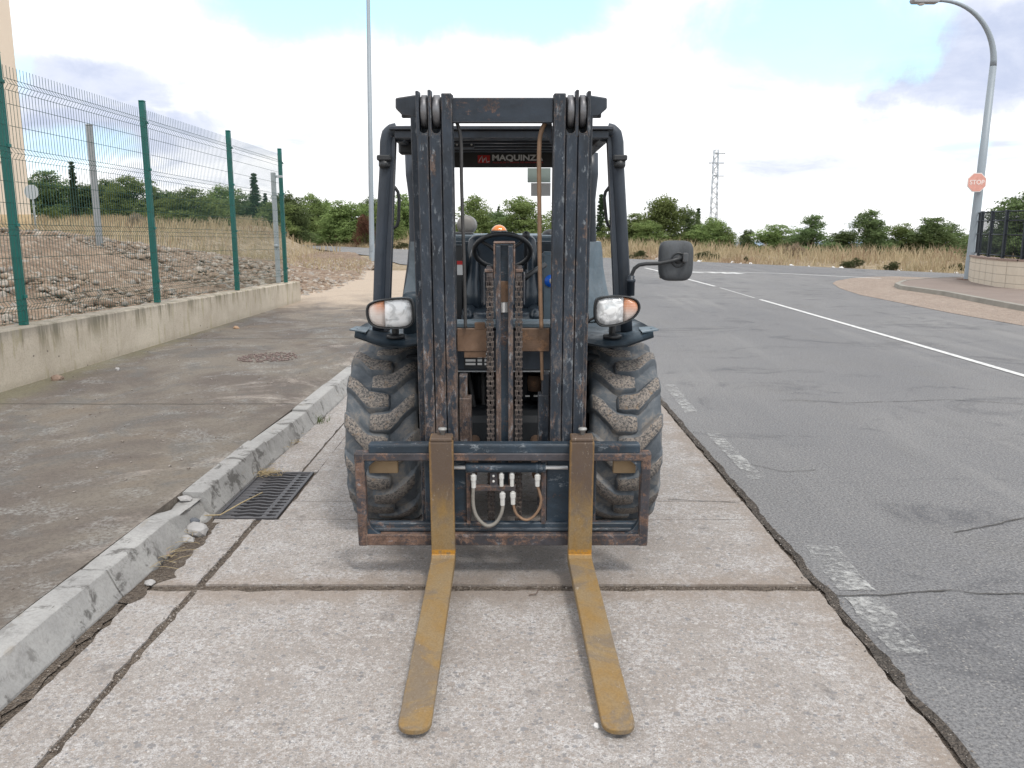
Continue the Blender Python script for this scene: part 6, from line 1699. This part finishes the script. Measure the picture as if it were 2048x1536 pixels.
# seat: loft of rounded sections for the backrest
def loft(secs, name, mat, parent=FL, e=3.0, n=28):
    """secs: (centre, halfwidth, halfdepth, axisdepth vector)"""
    vs = []; fs = []
    for (c, hwid, hdep) in secs:
        for i in range(n):
            a = 2 * pi * i / n; ca, sa = cos(a), sin(a)
            vs.append((c[0] + hwid * math.copysign(abs(ca) ** (2 / e), ca), c[1] + hdep * math.copysign(abs(sa) ** (2 / e), sa), c[2]))
    for j in range(len(secs) - 1):
        for i in range(n): fs.append((j * n + i, j * n + (i + 1) % n, (j + 1) * n + (i + 1) % n, (j + 1) * n + i))
    fs.append(tuple(range(n))[::-1]); fs.append(tuple((len(secs) - 1) * n + i for i in range(n)))
    return MB().raw(vs, fs, True).build(name, mat, parent)
sx_ = -.06
seat = loft([((sx_, 5.08, 1.06), .215, .09), ((sx_, 5.10, 1.12), .222, .085), ((sx_, 5.13, 1.22), .222, .07), ((sx_, 5.16, 1.32), .218, .062), ((sx_, 5.185, 1.42), .212, .055), ((sx_, 5.20, 1.47), .203, .05), ((sx_, 5.205, 1.492), .18, .035), ((sx_, 5.205, 1.50), .14, .015)], 'seat', M_SEAT)
for s_ in (-1, 1):   # side bolsters
    loft([((sx_ + s_ * .165, 5.02, 1.06), .045, .06), ((sx_ + s_ * .175, 5.02, 1.16), .045, .06), ((sx_ + s_ * .175, 5.06, 1.26), .040, .05), ((sx_ + s_ * .17, 5.10, 1.36), .03, .035), ((sx_ + s_ * .165, 5.13, 1.43), .012, .012)], 'side_bolster', M_SEAT, seat, 2.2, 16)
loft([((sx_, 4.90, .93), .20, .20), ((sx_, 4.88, .985), .235, .23), ((sx_, 4.88, 1.04), .235, .23), ((sx_, 4.89, 1.068), .205, .20), ((sx_, 4.90, 1.075), .14, .14)], 'seat_cushion', M_SEAT, seat, 3.2)
for s_ in (-1, 1): loft([((sx_ + s_ * .185, 4.86, 1.03), .04, .2), ((sx_ + s_ * .19, 4.86, 1.075), .038, .19), ((sx_ + s_ * .19, 4.86, 1.092), .02, .15)], 'cushion_bolster', M_SEAT, seat, 2.4, 16)
MB().box(-.32, .22, 4.66, 5.15, .90, .955, .02).build('seat_base', M_BODYL, FL)
# hood behind the seat: rounded top
zt_h = V(1000, 470.5, 5.42).z
hp = [(-.63, .62), (-.635, 1.18), (-.62, 1.32), (-.58, 1.42), (-.50, zt_h - .012), (-.42, zt_h), (.34, zt_h), (.42, zt_h - .012), (.50, 1.42), (.54, 1.32), (.555, 1.18), (.55, .62)]
hood = MB().prism(hp, 5.42, 6.75, 'y', .03, smooth=False, seg=3).build('engine_hood', M_BODYL, FL)
MB().prism([(-.56, .9), (-.56, 1.30), (-.50, zt_h - .07), (-.36, zt_h - .035), (.28, zt_h - .035), (.42, zt_h - .07), (.48, 1.30), (.48, .9)], 5.36, 5.42, 'y', .015, seg=2).build('hood_front', M_BODY, hood)
# side bodywork beside the mast (pale flared panels)
for s_ in (-1, 1):
    x0 = XC + s_ * .52; vs = []; fs = []
    prof = [(.665, .98), (.650, 1.10), (.625, 1.20), (.605, 1.30), (.598, 1.40), (.59, 1.455)]
    for (q, z) in prof: vs += [(XC + s_ * q, 5.25 + .02, z), (XC + s_ * (q - .16), 5.05, z), (XC + s_ * (q - .16), 5.5, z), (XC + s_ * q, 5.5, z)]
    for j in range(len(prof) - 1):
        for i in range(4): fs.append((4 * j + i, 4 * j + (i + 1) % 4, 4 * j + 4 + (i + 1) % 4, 4 * j + 4 + i))
    o = len(vs) - 4; fs.append((o, o + 1, o + 2, o + 3)); MB().raw(vs, fs).build('side_panel', M_BODYL, FL)
MB().box(.17, .25, 5.0, 5.1, .95, 1.40, .02).build('console', M_BODYL, FL)
# blue round decal, red/white label on the console
c = V(1097, 562, 4.99); MB().lathe([(.036, 0), (.036, -.002)], (c.x + .012, 4.995, c.z), 'y', 24).build('blue_decal', plain('decal_blue', (.01, .12, .60), .4, var=.05), FL)
c = V(1101, 562, 4.985); MB().lathe([(.02, 0), (.02, -.001)], (c.x + .012, 4.990, c.z), 'y', 6).build('white_figure', lab, FL)
a = V(914, 526, 5.0); b = V(921, 550, 5.0); o = MB().box(a.x, b.x + .03, 5.0, 5.004, b.z, a.z - .01, 0).build('safety_label', lab, FL)
MB().box(a.x, b.x + .03, 4.998, 5.003, a.z - .0095, a.z + .012, 0).build('label_header', M_REDT, o)
MB().box(V(908, 530, 5.0).x, V(926, 530, 5.0).x, 5.005, 5.1, 1.0, V(910, 490, 5.0).z, .01).build('left_console', M_BLK, FL)
# beacon
c = V(998, 470, 6.1); rB = V(1014, 460, 6.1).x - c.x
m, t = material('amber_beacon'); o_ = t.obj(); finish(t, (.85, .24, .01), .15, 0, t.bump(t.m('SINE', t.m('MULTIPLY', t.sep(o_, 0), 500)), .2, .002), .6, **{'Subsurface Weight': .0, 'Coat Weight': .6, 'Transmission Weight': .25})
bz = zt_h - .005
bn = MB().lathe([(rB * 1.05, 0), (rB * 1.05, .03), (rB * .8, .035)], (c.x, 6.1, bz), 'z', 24).build('beacon_base', M_BLK, FL)
topz = V(998, 449.5, 6.1).z - bz
MB().lathe([(rB, .03)] + [(rB * cos(a), topz - rB * 1.0 + rB * 1.0 * sin(a)) for a in np.linspace(0, pi / 2 * .97, 8)], (c.x, 6.1, bz), 'z', 28).build('amber_dome', m, bn)
# muffler, small pods and lever knob
c = V(932, 450, 5.9); rM = V(951, 450, 5.9).x - c.x
MB().lathe([(.01, -.02), (rM * .6, -.016), (rM * .93, -.004), (rM, .02), (rM, .30)], (c.x, 5.9, c.z), 'y', 32).build('exhaust_muffler', plain('muffler_grey', (.20, .19, .18), .6, .3, .2), FL)
MB().box(c.x - .08, c.x + .05, 5.85, 6.0, zt_h - .02, c.z - rM * .7, .01).build('muffler_bracket', M_BLK, FL)
c = V(1097, 468, 5.7); MB().lathe([(.055, 0), (.055, .03), (.045, .05), (.02, .064), (.003, .067)], (c.x + .01, 5.7, c.z - .035), 'z', 18).build('filler_cap', M_BLK, FL)
c = V(1052, 470, 4.98); MB().tube([c + Vector((0, 0, .022)), c + Vector((.001, 0, .012)), c + Vector((0, 0, -.012)), c + Vector((0, .005, -.03)), c + Vector((0, .01, -.2))], [.008, .022, .023, .012, .008], 12).build('lever_knob', M_BLK, FL)
# grey-green plates hanging at the rear of the guard (licence plates)
a = V(1055, 336, 5.45); b = V(1101, 365, 5.45); MB().box(a.x, b.x, 5.45, 5.456, b.z, a.z, .001).build('hanging_plate', plain('pale_green_plate', (.34, .42, .40), .5, var=.06), FL)
a = V(1062, 366, 5.44); b = V(1101, 392, 5.44); MB().box(a.x, b.x, 5.44, 5.446, b.z, a.z, .001).build('hanging_plate', plain('pale_grey_plate', (.55, .55, .55), .5, var=.06), FL)
